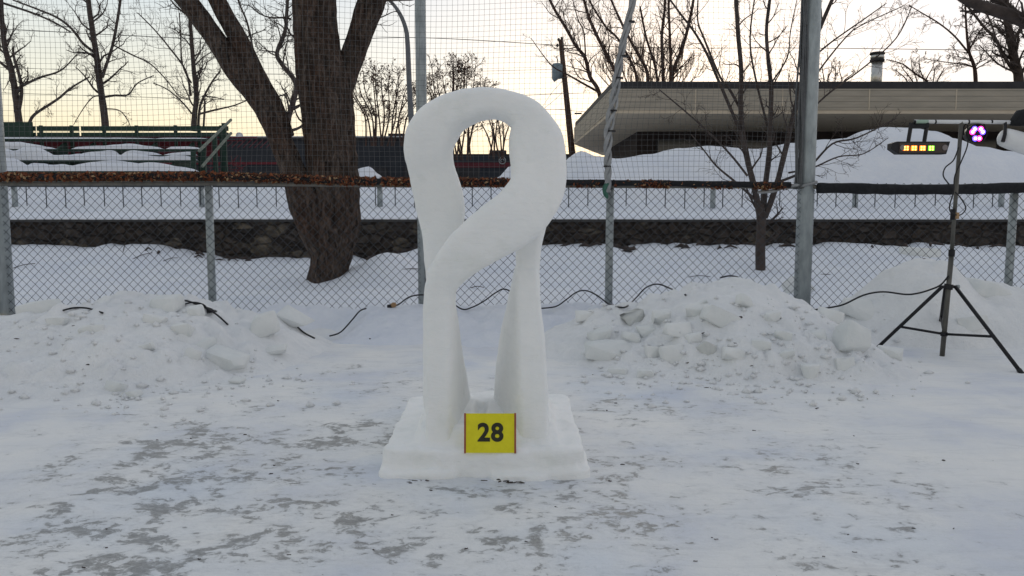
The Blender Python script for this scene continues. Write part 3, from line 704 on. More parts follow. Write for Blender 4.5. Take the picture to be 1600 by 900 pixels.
mb = MB(); c = P(1496, 337, LY-.05); mb.box(c-Vector((.012, .012, .03)), c+Vector((.012, .012, .03))); tag(mb.build('cable_tag', M_leaf[2], bevel=.003), 'small tan connector tied to the light stand pole', 'connector')
# LED bar
LC = P(1434, 231.5, LY-.02)
lb = thing('led_bar_light', 'black bar light with four glowing amber cells hung from the crossbar', 'stage light', LC)
mb = MB(); wv = pw(44, LY); hv = pw(9.6, LY)
prof = [(-wv, hv*.7), (-wv, -hv*.2), (-wv+.07, -hv), (wv-.02, -hv), (wv+.01, hv), (-wv+.05, hv)]
mb.add([(LC.x+a, LC.y-.045, LC.z+b_) for a, b_ in prof]+[(LC.x+a, LC.y+.045, LC.z+b_) for a, b_ in prof], [tuple(range(6)), tuple(reversed(range(6, 12)))]+[(i, i+6, (i+1) % 6+6, (i+1) % 6) for i in range(6)])
mb.build('housing', M_blackm, lb, bevel=.004)
mb = MB(); mb.box((LC.x-wv+.07, LC.y-.049, LC.z-hv+.012), (LC.x+wv-.03, LC.y-.0455, LC.z+hv-.014)); mb.build('front_glass', mat('dark_glass', (.02, .012, .012), .2, 0, .5)[0], lb)
for i, (px, c_) in enumerate(((1415.5, (1, .16, .015)), (1428, (1, .24, .02)), (1441.5, (1, .20, .02)), (1455, (.12, .55, .03)))):
    c = P(px, 231.5, LY-.07); mb = MB(); s = pw(4.6, LY); mb.box((c.x-s, LC.y-.054, c.z-s*.8), (c.x+s, LC.y-.0495, c.z+s*.8)); e = mb.build('led_cell', emit('led_surround_%d' % i, c_, 1.3), lb)
    for dx in (-.45, .45):
        for dz in (-.42, .42):
            mb.v = []; mb.f = []; mb.m = []
            mb.box((c.x+dx*s-s*.22, LC.y-.057, c.z+dz*s-s*.24), (c.x+dx*s+s*.22, LC.y-.0545, c.z+dz*s+s*.24)); o = mb.build('diode', emit('led_core', (1, .68, .16), 2.8), e); o.parent = e; o.location = (0, 0, 0)
for px in (1404.5, 1470):
    c = P(px, 231.5, LY); mb = MB(); mb.tube([(c.x, LC.y-.056, c.z), (c.x, LC.y-.0495, c.z)], pw(4.3, LY), 14); mb.build('end_lens', mat('smoked_lens', (.16, .14, .15), .15, 0, .6)[0], lb)
mb = MB()
for a0, a1 in (((1424, 192), (1419, 222)), ((1449, 192), (1444, 222))):
    p0 = P(*a0, LY); p1 = P(*a1, LY); mb.tube([p0, p1], .018, 6)
mb.tube([P(1422, 197, LY), P(1450, 197, LY)], .024, 6); mb.build('yoke', M_blackm, lb)
# round par light
pcn = P(1527, 208.5, LY-.04)
pr = thing('par_light', 'small round black light glowing pink and violet under the crossbar', 'stage light', pcn)
mb = MB(); q = pcn; rr_ = pw(14.5, LY)
mb.tube([q+Vector((0, 0, 0)), q+Vector((0, .03, 0)), q+Vector((0, .12, 0)), q+Vector((0, .13, 0))], [rr_, rr_, rr_*.75, rr_*.3], 20); mb.build('housing', M_blackm, pr, smooth=True)
mb = MB(); mb.tube([q+Vector((rr_*math.cos(a), -.004, rr_*math.sin(a))) for a in [i*math.pi/12 for i in range(25)]], .005, 6); mb.build('rim', M_blackm, pr, smooth=True)
mb = MB(); mb.tube(smooth_path([q+Vector((-rr_-.01, .05, -.01)), q+Vector((-rr_-.005, .05, rr_*.9)), q+Vector((0, .05, rr_+.03)), q+Vector((rr_+.005, .05, rr_*.9)), q+Vector((rr_+.01, .05, -.01))], 5), .007, 6); mb.build('yoke', M_blackm, pr, smooth=True)
for i in range(6):
    a = R((125, 165, 15, 55, -112, -68)[i]); c = q+Vector((math.cos(a)*rr_*.56, -.002, math.sin(a)*rr_*.56))
    mb = MB(); mb.tube([c, c+Vector((0, -.004, 0))], rr_*.3, 12); e = mb.build('led_cell', emit('led_violet_%d' % i, ((.9, .04, .30) if i % 2 else (.12, .07, 1)), 3.0), pr)
    mb = MB(); mb.tube([c+Vector((0, -.0045, 0)), c+Vector((0, -.008, 0))], rr_*.13, 10); o = mb.build('diode', emit('led_pink', (.85, .5, 1), 8), e); o.parent = e; o.location = (0, 0, 0)
# white flood fixture at the right edge
q = P(1562, 206, LY)
fl = thing('flood_light', 'white cylindrical flood light with black bracket cut by the right edge', 'stage light', q)
mb = MB(); ax = Vector((.93, -.05, -.30)).normalized(); c0 = q+Vector((.03, 0, -.045))
mb.tube([c0-ax*.02, c0, c0+ax*.02, c0+ax*.10, c0+ax*.5], [.055, .078, .085, .092, .098], 24); mb.build('body', M_white, fl, smooth=True)
mb = MB(); mb.tube([P(1571, 190, LY), P(1570, 210, LY-.07), P(1567, 221, LY-.09)], [.014, .016, .018], 8); mb.build('bracket', M_blackm, fl, smooth=True)
mb = MB(); h0 = P(1588, 190, LY); mb.tube([h0+Vector((-.06, 0, -.02)), h0+Vector((.02, 0, .03)), h0+Vector((.3, 0, .06))], [.02, .075, .10], 12); mb.build('hood', M_black, fl, smooth=True)

# ------------------------------------------------------------ trees
def grow(mb, p, d, L, r, lvl, rr, o, mi=0):
    """a wandering tapered branch that sends out smaller ones"""
    nseg = max(3, int(o['seg']*(1 if lvl > 1 else .7))); pts = [p]; q = p.copy(); dd = d.normalized()
    for i in range(nseg):
        w = Vector((rr.gauss(0, 1), rr.gauss(0, 1), rr.gauss(0, 1)))*o['wander']
        dd = (dd+w+Vector((0, 0, o['up']*(.5 if lvl == 0 else 1)))).normalized(); q = q+dd*(L/nseg); pts.append(q.copy())
    r1 = max(r*.32, o['rmin']*.6)
    mb.tube(pts, [max(r+(r1-r)*i/nseg, o['rmin']*.6) for i in range(nseg+1)], 3 if lvl <= 1 else 5, False, mi)
    if lvl <= 0: o['tips'].append(pts[-1]); return
    side_shoots(mb, pts, r, lvl, rr, o, L, mi)
def side_shoots(mb, pts, r, lvl, rr, o, L, mi=0, start=.18):
    k = o['kids'][min(lvl, len(o['kids'])-1)]; n = len(pts)-1
    if start != .18: k = max(k, int(o.get('dens', 2.6)*sum((pts[i+1]-pts[i]).length for i in range(n))))
    for c in range(k):
        t = start+(1-start)*(c+rr.random())/k; i = min(int(t*n), n-1); a = pts[i].lerp(pts[i+1], t*n-i)
        tdir = (pts[i+1]-pts[i]).normalized(); ang = rr.uniform(0, 2*math.pi)
        s1 = tdir.orthogonal().normalized(); s2 = tdir.cross(s1); side = s1*math.cos(ang)+s2*math.sin(ang)*o.get('flat', 1)
        dd = tdir*math.cos(o['angle'])+side*math.sin(o['angle'])*rr.uniform(.7, 1.3)
        grow(mb, a, dd, L*o['ratio']*rr.uniform(.6, 1.15)*(1-.35*t), max(r*o['rr']*(1-.4*t), o['rmin']), lvl-1, rr, o, mi)
def opts(**k):
    d = dict(dens=2.6, seg=7, wander=.16, up=.05, rmin=.008, kids=[0, 4, 5, 6], angle=R(45), ratio=.6, rr=.5, tips=[]); d.update(k); return d
def tree(label, Y, stems, seed, o, mt=None, name='bare_tree', group='bare trees behind the fence', leaves=0, lvl=4, lmat=None):
    """stems: list of (pixel path, r0, r1, is_trunk) at distance Y"""
    mt = mt or M_twig
    rr = random.Random(seed); b0 = P(*stems[0][0][0][:2], Y); root = thing(name, label, 'tree', (b0.x, Y, b0.z), group)
    tk = MB(); br = MB()
    for path, r0, r1, main in stems:
        pts = []
        for q in path:
            yy = Y+(q[2] if len(q) > 2 else rr.uniform(-.3, .3)*(0 if main else 1)); pts.append(P(q[0], q[1], yy))
        sp = smooth_path(pts, 5); n = len(sp)-1
        rad = [r0+(r1-r0)*i/n for i in range(n+1)]
        (tk if main else br).tube(sp, rad, 9 if main else 6, True, 0, lambda i, a, p: 1+.12*noise.noise(Vector((p.x*3, p.z*3, a))))
        L = sum((sp[i+1]-sp[i]).length for i in range(n))
        side_shoots(br, sp, (r0+r1)/2, lvl if main else lvl-1, rr, o, o.get('len', L*.45), 0, o.get('start', .2))
    tk.build('trunk', mt, root, smooth=True); br.build('branches', mt, root)
    if leaves:
        lf = MB()
        for tp in o['tips']:
            if rr.random() > leaves: continue
            for q in range(rr.randint(1, 3)):
                s = rr.uniform(.025, .055); c = tp+Vector((rr.gauss(0, .04), rr.gauss(0, .04), rr.gauss(0, .04)))
                d1 = Vector((rr.gauss(0, 1), rr.gauss(0, 1), rr.gauss(0, 1))).normalized(); d2 = d1.orthogonal()
                lf.add([c-d1*s, c+d2*s*.6, c+d1*s, c-d2*s*.6], [(0, 1, 2, 3)])
        lf.build('dead_foliage', lmat or M_leaf[1], root)
    return root
# big tree just behind the fence
TY = 14.4
bt = thing('big_tree', 'massive dark furrowed tree forking into thick limbs, left of the sculpture', 'tree', P(520, 437, TY))
def limb(pts, nm, Y, par=bt, n=30, flare=0):
    ctr = smooth_path([P(a, b_, Y+(q[0] if q else 0)) for a, b_, h, *q in pts], 14); rad = smooth_path([(pw(h, Y), 0, 0) for a, b_, h, *q in pts], 14)
    mb = MB()
    def rf(i, a, p):
        v = 1+.16*abs(noise.noise(Vector((math.cos(a)*3.2, math.sin(a)*3.2, p.z*.55+7))))*1.6-.12
        v += .05*noise.noise(Vector((math.cos(a)*7, math.sin(a)*7, p.z*1.6)))
        v += .05*noise.noise(Vector((p.x*4, a*.5, p.z*5)))+.05*abs(noise.noise(Vector((math.cos(a)*9, math.sin(a)*9, p.z*1.1))))
        if flare: v += flare*max(0, 1-(p.z-.1)/.8)**2*(.6+.5*math.cos(a*5+1))
        return v
    mb.tube(ctr, [r.x for r in rad], n, True, 0, rf); return mb.build(nm, M_bark, par, smooth=True)
limb([(508, 462, 33), (513, 425, 30), (519, 390, 33), (522, 345, 41), (520, 295, 43), (517, 240, 40), (512, 185, 40), (504, 130, 41), (494, 75, 35), (491, 25, 33), (490, -40, 33), (486, -120, 30)], 'trunk', TY, n=60, flare=.10)
limb([(508, 405, 18, -.05), (494, 362, 25, -.15), (479, 315, 29, -.2), (459, 270, 21, -.2), (437, 215, 18, -.25), (412, 165, 18, -.25), (370, 110, 18, -.25), (336, 62, 15, -.25), (306, 20, 15, -.25), (268, -30, 14, -.25), (225, -100, 13, -.3)], 'limb', TY)
limb([(446, 215, 15, -.2), (428, 170, 15, -.2), (398, 115, 15, -.2), (375, 68, 14, -.2), (349, 20, 13, -.2), (326, -25, 12, -.2), (290, -90, 11, -.2)], 'limb', TY)
limb([(512, 190, 24, .1), (530, 140, 21, .15), (546, 98, 19, .2), (561, 55, 19, .2), (577, 12, 21, .2), (592, -20, 20, .2), (640, -80, 17, .2)], 'limb', TY)
rr = random.Random(21); o_ = opts(rmin=.006, wander=.2, kids=[0, 3, 4], ratio=.6)
for (a, b_, dx, dz) in ((455, 30, -1, .3), (462, 60, -1, .1), (350, 60, 1, .2), (560, 50, 1, .1), (590, 0, 1, -.2), (440, 190, 1, .6), (300, 30, -1, .2), (480, 195, -1, .3)):
    br = MB(); grow(br, P(a, b_, TY), Vector((dx, rr.uniform(-.5, .5), dz)), .8, .02, 2, rr, o_); br.build('branch', M_twig, bt)

T3 = dict(wander=.21, kids=[0, 4, 4, 4, 5], ratio=.62, dens=3.0, angle=R(50))
tree('bare tree at the far left, its trunk rising from the bleachers beside the picture edge', 34,
     [([(31, 200), (26, 160), (18, 110), (8, 75), (3, 30), (0, -30)], .15, .08, True), ([(30, 170), (34, 140), (28, 110), (22, 90), (20, 75)], .08, .04, False),
      ([(46, 192), (55, 178), (90, 155), (110, 138), (140, 120)], .07, .03, False), ([(24, 140), (60, 122), (95, 110), (120, 85)], .06, .02, False), ([(16, 110), (-20, 80), (-60, 40)], .07, .02, False),
      ([(5, 5), (50, 20), (85, 35), (110, 50)], .05, .03, False)], 1, opts(**T3, rmin=.0052))
tree('tall bare tree with a straight trunk behind the middle of the bleachers', 34,
     [([(165, 200), (162, 170), (156, 130), (152, 95), (145, 50), (138, 0), (134, -60)], .15, .09, True), ([(160, 120), (165, 105), (176, 70), (182, 40), (188, 0), (190, -40)], .07, .05, False),
      ([(148, 82), (130, 68), (112, 45), (90, 28), (60, 15), (20, 0)], .06, .03, False), ([(161, 152), (180, 149), (200, 148), (215, 130), (240, 118)], .05, .02, False),
      ([(161, 170), (185, 172), (198, 185), (204, 198)], .03, .015, False), ([(158, 150), (145, 152), (130, 170), (115, 195)], .03, .012, False), ([(180, 72), (205, 85), (235, 100), (260, 125), (280, 150), (298, 157)], .035, .02, False)], 2, opts(**T3, rmin=.0052))
tree('bushy bare tree with clustered stems behind the right end of the bleachers', 33,
     [([(303, 205), (304, 180), (307, 150), (303, 110), (300, 70), (297, 30), (293, -20)], .12, .06, True), ([(310, 200), (313, 165), (330, 130), (345, 110)], .06, .03, False), ([(298, 150), (290, 110), (265, 75), (240, 45), (215, 20)], .05, .02, False),
      ([(300, 178), (285, 160), (262, 140), (240, 130)], .04, .02, False), ([(312, 178), (335, 172), (365, 165), (390, 155)], .045, .02, False), ([(318, 200), (320, 160), (318, 150), (350, 155)], .05, .02, False), ([(299, 130), (285, 100), (282, 50), (280, 20)], .04, .02, False)], 3, opts(**T3, rmin=.0052, up=.08))
tree('slim twisting bare tree seen between the limbs of the big tree', 27,
     [([(452, 235), (450, 190), (458, 160), (462, 130), (440, 100), (433, 82), (445, 50), (448, 20), (450, -20)], .10, .05, True), ([(452, 205), (470, 198), (485, 180), (500, 170)], .05, .03, False), ([(452, 180), (446, 150), (425, 150), (405, 120)], .035, .02, False),
      ([(400, 105), (392, 60), (385, 32), (374, 5), (370, -20)], .04, .03, False), ([(455, 170), (480, 160), (520, 150)], .04, .02, False)], 4, opts(**T3, rmin=.007))
SH_ = dict(seg=5, wander=.22, up=.07, kids=[0, 3, 4, 4, 4], angle=R(42), ratio=.62, rr=.55, dens=3.0)
def fan(cx, cy, spread, h, n, rr):
    out = []
    for i in range(n):
        t = (i+.5)/n*2-1; tx = cx+t*spread+rr.uniform(-6, 6); ty = cy-h*(1-.35*t*t)*rr.uniform(.8, 1.0)
        out.append(([(cx+t*spread*.45+rr.uniform(-8, 8), cy), (cx+t*spread*.6+rr.uniform(-4, 4), cy-h*.35), (tx-t*spread*.12, cy-h*.7*(1-.25*t*t)), (tx, ty)], .045, .014, i == n//2))
    return out
rr = random.Random(77)
tree('wide leafless shrub with dead seed heads between the big tree and the sculpture', 36, fan(600, 228, 58, 128, 13, rr), 5, opts(**SH_, rmin=.009, len=1.3), M_twigr, 'bare_shrub', leaves=.3)
tree('rounded leafless shrub with brown seed heads rising behind the arch', 37, fan(712, 250, 58, 168, 16, rr), 6, opts(**SH_, rmin=.009, len=1.4), M_twigr, 'bare_shrub', leaves=.35)
tree('slender leaning shrub seen through the right of the sculpture opening', 38, fan(775, 248, 24, 95, 7, rr), 16, opts(**SH_, rmin=.009, len=1.0), M_twigr, 'bare_shrub')
tree('pale feathery shrub standing behind the corner of the flat roof', 50, fan(1010, 190, 85, 122, 20, rr), 7, opts(**{**SH_, 'up': .3, 'wander': .08, 'angle': R(22)}, rmin=.010, len=2.2), M_twigp, 'bare_shrub')
tree('bare tree left of the roof corner with long limbs arching to the left', 40,
     [([(945, 200), (936, 145), (922, 120), (914, 90), (900, 72), (885, 45), (865, 12), (850, -20)], .11, .06, True), ([(934, 143), (905, 127), (886, 116)], .06, .04, False), ([(886, 116), (865, 105), (850, 88), (830, 60)], .04, .015, False),
      ([(915, 90), (912, 50), (903, 30), (895, 0)], .04, .02, False)], 8, opts(**T3, rmin=.0052), M_twigr)
tree('many-stemmed bare tree rising in a fan above the roof corner', 38,
     [([(985, 190), (965, 122), (950, 90), (930, 50), (918, 20), (908, -20)], .10, .06, True), ([(1010, 190), (1012, 120), (1000, 90), (978, 50), (955, 0), (950, -20)], .09, .04, False), ([(1000, 190), (994, 120), (985, 95), (965, 60), (945, 40), (920, 0)], .07, .04, False),
      ([(1035, 180), (1036, 122), (1034, 60), (1038, 20), (1040, -20)], .09, .05, False), ([(1048, 180), (1050, 118), (1066, 75), (1078, 30), (1085, -10)], .10, .06, False), ([(1030, 180), (1025, 110), (1010, 60), (1000, 10)], .07, .04, False),
      ([(1045, 180), (1048, 110), (1046, 40), (1044, -10)], .08, .05, False)], 9, opts(**T3, rmin=.0052, up=.1) , M_twigr)
# nearer multi-stemmed tree beside the thick pole
tree('many-stemmed bare tree in the snow behind the fence, beside the thick pole', 15.5,
     [([(1188, 430), (1188, 390), (1190, 345), (1186, 320)], .10, .085, True),
      ([(1186, 330, 0), (1178, 290), (1168, 250), (1160, 205), (1157, 160), (1158, 110), (1153, 50), (1149, -20)], .062, .035, False),
      ([(1192, 335, 0), (1196, 290), (1202, 240), (1203, 200), (1205, 140), (1200, 90), (1198, 40), (1206, -20)], .058, .03, False),
      ([(1195, 340, 0), (1213, 290), (1228, 230), (1240, 180), (1255, 120), (1275, 60), (1300, 0), (1320, -40)], .058, .03, False),
      ([(1165, 235), (1150, 190), (1120, 120), (1105, 85), (1085, 50), (1062, 20), (1040, -10)], .035, .016, False),
      ([(1162, 180), (1140, 140), (1125, 120), (1100, 60), (1090, 30), (1092, -20)], .028, .014, False),
      ([(1178, 310), (1150, 285), (1120, 260), (1100, 235), (1080, 210)], .025, .010, False),
      ([(1168, 275), (1140, 240), (1100, 200), (1060, 165), (1030, 140)], .022, .010, False),
      ([(1215, 285), (1260, 265), (1300, 225), (1340, 215), (1400, 185)], .030, .010, False), ([(1232, 270), (1270, 262), (1310, 245), (1350, 240), (1388, 215)], .020, .007, False),
      ([(1240, 200), (1290, 150), (1350, 105), (1400, 60), (1425, 10)], .022, .009, False), ([(1270, 90), (1300, 65), (1350, 30), (1385, 5)], .022, .009, False),
      ([(1246, 160), (1280, 110), (1320, 60), (1345, 40), (1410, 10)], .020, .008, False), ([(1205, 130), (1230, 90), (1235, 50), (1245, 0)], .018, .008, False), ([(1200, 200), (1180, 120), (1172, 60), (1180, -10)], .024, .012, False)],
     10, opts(wander=.14, kids=[0, 3, 4, 4, 3], ratio=.6, rmin=.0034, up=.06, len=1.3, dens=3.4), M_twig)
tree('bare tree with spreading branches above the roof right of the chimney', 40,
     [([(1526, 175), (1524, 118), (1521, 100), (1514, 80), (1510, 45), (1508, 0)], .11, .04, True), ([(1513, 82), (1490, 55), (1465, 35), (1440, 20), (1420, 8)], .05, .02, False), ([(1514, 80), (1530, 50), (1550, 30), (1570, 10)], .04, .02, False), ([(1522, 105), (1500, 100), (1470, 96), (1445, 92)], .035, .015, False), ([(1450, 127), (1430, 115), (1410, 100), (1385, 93)], .05, .02, False)],
     11, opts(**T3, rmin=.009), M_twigr)
tree('dark bare tree cut by the right edge behind the end of the roof', 36,
     [([(1594, 200), (1592, 125), (1584, 90), (1580, 60), (1573, 30), (1570, -20)], .22, .13, True), ([(1590, 120), (1570, 90), (1555, 60), (1540, 45), (1520, 20), (1500, -5)], .08, .04, False), ([(1582, 65), (1605, 30), (1620, 0)], .08, .05, False), ([(1592, 115), (1560, 100), (1530, 70)], .05, .02, False)],
     12, opts(**T3, rmin=.009))
# thick overhanging branch from a tree outside the picture on the right
tree('thick dark branch with side shoots reaching in at the upper right corner', 13,
     [([(1760, 330), (1745, 200), (1690, 95), (1640, 55), (1600, 32), (1560, 18), (1520, 4), (1490, -12), (1440, -40)], .16, .055, True), ([(1600, 28), (1570, 8), (1545, -4), (1500, -30)], .05, .03, False), ([(1535, 8), (1550, 40), (1560, 75), (1572, 110)], .018, .008, False)],
     13, opts(wander=.16, kids=[0, 3, 3, 4, 4], ratio=.6, rmin=.004, len=1.3, dens=3), M_twig)
rr = random.Random(5)
tree('low scrub of thin twigs above the roof left of the chimney', 46, fan(1300, 150, 40, 60, 6, rr), 14, opts(**SH_, rmin=.009, len=1.0), M_twigr, 'bare_shrub')
tree('low scrub of thin twigs above the roof right of the chimney', 46, fan(1440, 150, 50, 65, 7, rr), 15, opts(**SH_, rmin=.009, len=1.2), M_twigr, 'bare_shrub')

# ------------------------------------------------------------ stone wall, low fence on the terrace
mb = MB(); rr = random.Random(2)
xs_ = [-24+i*.25 for i in range(193)]
for j, z in enumerate([.0, .2, .4, .6, .8, 1.0, 1.10]): pass
zs = [-.1+.1*i for i in range(13)]; o0 = len(mb.v); nx = len(xs_)
for z in zs:
    for x in xs_: mb.v.append((x, 17.92+.05*noise.noise(Vector((x*2.3, z*4, 0)))+.03*noise.noise(Vector((x*6, z*8, 4))), z))
for j in range(len(zs)-1):
    for i in range(nx-1): mb.f.append((j*nx+i, j*nx+i+1, (j+1)*nx+i+1, (j+1)*nx+i)); mb.m.append(0)
mb.box((-24, 18.0, -.1), (24, 18.25, 1.10))
sw = thing('stone_wall', 'low dark rubble stone retaining wall with snow on top', 'wall', (0, 18, 0))
mb.build('masonry', M_stone, sw, smooth=True)
mb = MB()
x = -24
while x < 24:
    w = rr.uniform(.9, 1.7); mb.box((x+.006, 17.83+rr.uniform(-.015, .015), 1.085), (x+w-.006, 18.2, 1.135+rr.uniform(0, .01))); x += w
mb.build('coping', noisy('coping_stone', (.03, .03, .032), (.07, .068, .066), 3, .9, .3, .02), sw, bevel=.01)
tf = thing('low_fence', 'low metal fence of thin uprights on the snowy terrace above the wall', 'fence', (0, 22, 0))
for px in (28, 318, 595, 852, 1112, 1333, 1560):
    x = zx(px, 22); mb = MB(); mb.tube([(x, 22, g(x, 22)-.1), (x, 22, 2.05)], .075, 10); mb.build('post', M_galv, tf, smooth=True)
x = -14.3; k = 0
while x < 14.5:
    mb = MB(); b0 = g(x, 21.9)+.02+.10*noise.noise(Vector((x, 0, 0))); mb.tube([(x, 21.9, b0), (x, 21.9, 2.02)], .014, 5); mb.build('upright', M_wire, tf); x += .53*rr.uniform(.96, 1.04)
mb = MB(); mb.tube([(-15, 21.9, 2.0), (0, 21.9, 1.985), (15, 21.9, 1.97)], .03, 6); mb.build('rail', M_wire, tf)
# roots, stones and fallen branches along the wall foot
mb = MB(); rr = random.Random(31)
for i in range(70):
    px = rr.choice((rr.uniform(240, 460), rr.uniform(570, 660), rr.uniform(860, 1240), rr.uniform(860, 1600))); x = zx(px, 17.6); y = rr.uniform(17.1, 17.85); z = g(x, y)
    a = rr.uniform(0, 3); L = rr.uniform(.08, .3)
    mb.tube([(x-math.cos(a)*L, y-.1*math.sin(a), z+.0), (x, y, z+rr.uniform(.02, .07)), (x+math.cos(a)*L, y+.1*math.sin(a), z-.01)], [.015, rr.uniform(.015, .05), .01], 5)
tag(mb.build('fallen_branches', M_twig, smooth=True), 'dark roots and fallen branches poking from the snow along the wall foot', 'debris', kind='stuff')
mb = MB()
for (a, b_, c_, d_) in ((18, 420, 55, 414), (207, 405, 238, 397), (255, 408, 278, 405), (615, 424, 660, 423), (1075, 433, 1110, 435), (192, 395, 197, 380), (735, 450, 756, 452)):
    p0 = on_ground(a, b_, 10, 17.8); p1 = on_ground(c_, d_, 10, 17.8)
    if abs(p0.y-p1.y) > 2: p1 = Vector((p1.x, p0.y, p0.z))
    mb.tube(smooth_path([p0, p0.lerp(p1, .5)+Vector((0, 0, .04)), p1+Vector((0, 0, .03))], 4), .008, 4)
tag(mb.build('fallen_twigs', M_twig), 'thin fallen twigs lying on the snow between fence and wall', 'debris', kind='stuff')

# ------------------------------------------------------------ snow banks on the terrace
def bank(name, label, Y, prof, depth, seed, mt=M_snow, amp=.12):
    """prof: (px, py) of the crest at distance Y"""
    cr = [P(a, b_, Y) for a, b_ in prof]
    def crest(x):
        if x <= cr[0].x: return cr[0].z
        for i in range(len(cr)-1):
            if x <= cr[i+1].x:
                t = (x-cr[i].x)/(cr[i+1].x-cr[i].x); t = t*t*(3-2*t); return cr[i].z+(cr[i+1].z-cr[i].z)*t
        return cr[-1].z
    x0, x1 = cr[0].x, cr[-1].x; nx = int((x1-x0)/.14)+1; ny = 34
    xs = [x0+(x1-x0)*i/nx for i in range(nx+1)]; ys = [Y-depth+2*depth*j/ny for j in range(ny+1)]
    def f(x, y):
        t = 1-abs(y-Y)/depth; e = min(1, (x-x0)/1.2, (x1-x)/1.2); s = math.sin(t*math.pi/2)**1.1*max(0, e)**.5
        b_ = g(x, y)-.15
        return b_+(crest(x)-b_)*s+amp*fbm(x*.7, y*.7, seed, 4)*s*(1-.5*s)
    return tag(grid(xs, ys, f).build(name, mt, smooth=True), label, 'snow bank')
bank('snow_bank', 'long snow bank under the flat-roofed building, peaked behind the light stand', 25.6,
     [(860, 275), (885, 225), (900, 226), (930, 244), (960, 247), (1010, 242), (1060, 232), (1100, 229), (1180, 232), (1240, 224), (1290, 219), (1320, 216), (1350, 205), (1380, 200), (1420, 199), (1455, 206), (1480, 216), (1520, 228), (1560, 236), (1610, 250), (1680, 262), (1760, 280)], 3.0, 4)
bank('snow_bank', 'small dirty snow heap between the big tree and the sculpture', 29,
     [(540, 262), (556, 238), (572, 246), (590, 262), (605, 276), (630, 285)], 1.0, 9, M_snow, .3)
bank('snow_bank', 'small snow bank seen through the sculpture opening at the rail', 29,
     [(740, 290), (775, 275), (800, 258), (840, 250), (875, 262), (890, 275)], 1.2, 12)

# ------------------------------------------------------------ buildings behind
BY = 28
b1 = thing('flat_roofed_building', 'low building with a deep pale overhanging flat roof, right of the sculpture', 'building', (12, BY+8, 2.2))
zt, zf, zs_ = P(0, 127, BY).z, P(0, 138.5, BY).z, P(0, 173, BY).z
xa = zx(955, BY)*1.0; 
C1 = P(955, 127, BY); C2 = P(897, 192, 41.4); XR = 30
out = [(C1.x, BY), (XR, BY), (XR, 52), (P(938, 243, 51).x, 50), (C2.x, 41.4)]
def prism(mb, pl_, z0, z1, mi=0):
    n = len(pl_); mb.add([(a, b_, z0) for a, b_ in pl_]+[(a, b_, z1) for a, b_ in pl_], [tuple(reversed(range(n))), tuple(range(n, 2*n))]+[(i, (i+1) % n, n+(i+1) % n, n+i) for i in range(n)], mi)
def inset(pl_, d):
    cx = sum(p[0] for p in pl_)/len(pl_); cy = sum(p[1] for p in pl_)/len(pl_)
    return [(a+math.copysign(d, cx-a), b_+math.copysign(d, cy-b_)) for a, b_ in pl_]
mb = MB(); prism(mb, inset(out, -.05), zf, zt); rf_ = mb.build('roof', M_roofb, b1)
mb = MB(); prism(mb, inset(out, .0), zs_+.02, zf-.003); mb.build('fascia', M_side, b1)
mb = MB(); prism(mb, inset(out, -.02), zs_-.10, zs_+.017); mb.build('soffit', M_soffit, b1)
mb = MB(); mb.add([(C1.x+.1, BY+.1, zs_-.105), (XR, BY+.1, zs_-.105), (XR, BY+5.6, zs_-.35), (C1.x+2.0, BY+5.6, zs_-.35)], [(3, 2, 1, 0)])
wx = zx(990, 35)
mb = MB(); mb.box((wx, 34.5, 1.9), (XR-.5, 46.5, zs_-.103)); wl = mb.build('wall', M_brickd, b1)
M_pane = mat('dark_window', (.03, .035, .04), .12, 0, .6)[0]
for i in range(7):
    x = wx+.8+i*3.2; mb = MB(); mb.box((x, 34.44, 3.3), (x+1.8, 34.49, 4.35)); w_ = mb.build('window', M_roofb, b1); w_.parent = wl; w_.location = (0, 0, 0)
    mb = MB(); mb.box((x+.08, 34.42, 3.38), (x+1.72, 34.435, 4.27)); w_ = mb.build('window_pane', M_pane, b1); w_.parent = wl; w_.location = (0, 0, 0)
for i in range(9):
    x = C1.x+2.9+i*3.0; mb = MB(); mb.box((x, BY-.012, zs_+.03), (x+.035, BY+.01, zf-.01)); mb.build('fascia_joint', M_soffit, b1)
# roof flue
mb = MB(); fc0 = P(1369, 128, 34); h_ = P(1369, 95, 34).z
mb.tube([(fc0.x, 34, fc0.z-.5), (fc0.x, 34, h_)], pw(8.2, 34), 16); mb.tube([(fc0.x, 34, h_+.05), (fc0.x, 34, h_+.12), (fc0.x, 34, h_+.26)], [pw(8, 34), pw(10.5, 34), pw(9, 34)], 16)
fl_ = mb.build('chimney', M_steelb, b1, smooth=True); fl_.parent = rf_; fl_.location = (0, 0, 0)
mb = MB(); mb.tube([(fc0.x, 34, h_+.26), (fc0.x, 34, h_+.34)], [pw(11, 34), pw(10, 34)], 16); mb.tube([(fc0.x, 34, h_-.05), (fc0.x, 34, h_+.06)], pw(10.5, 34), 16); c_ = mb.build('chimney_cap', M_roofb, b1, smooth=True); c_.parent = rf_; c_.location = (0, 0, 0)
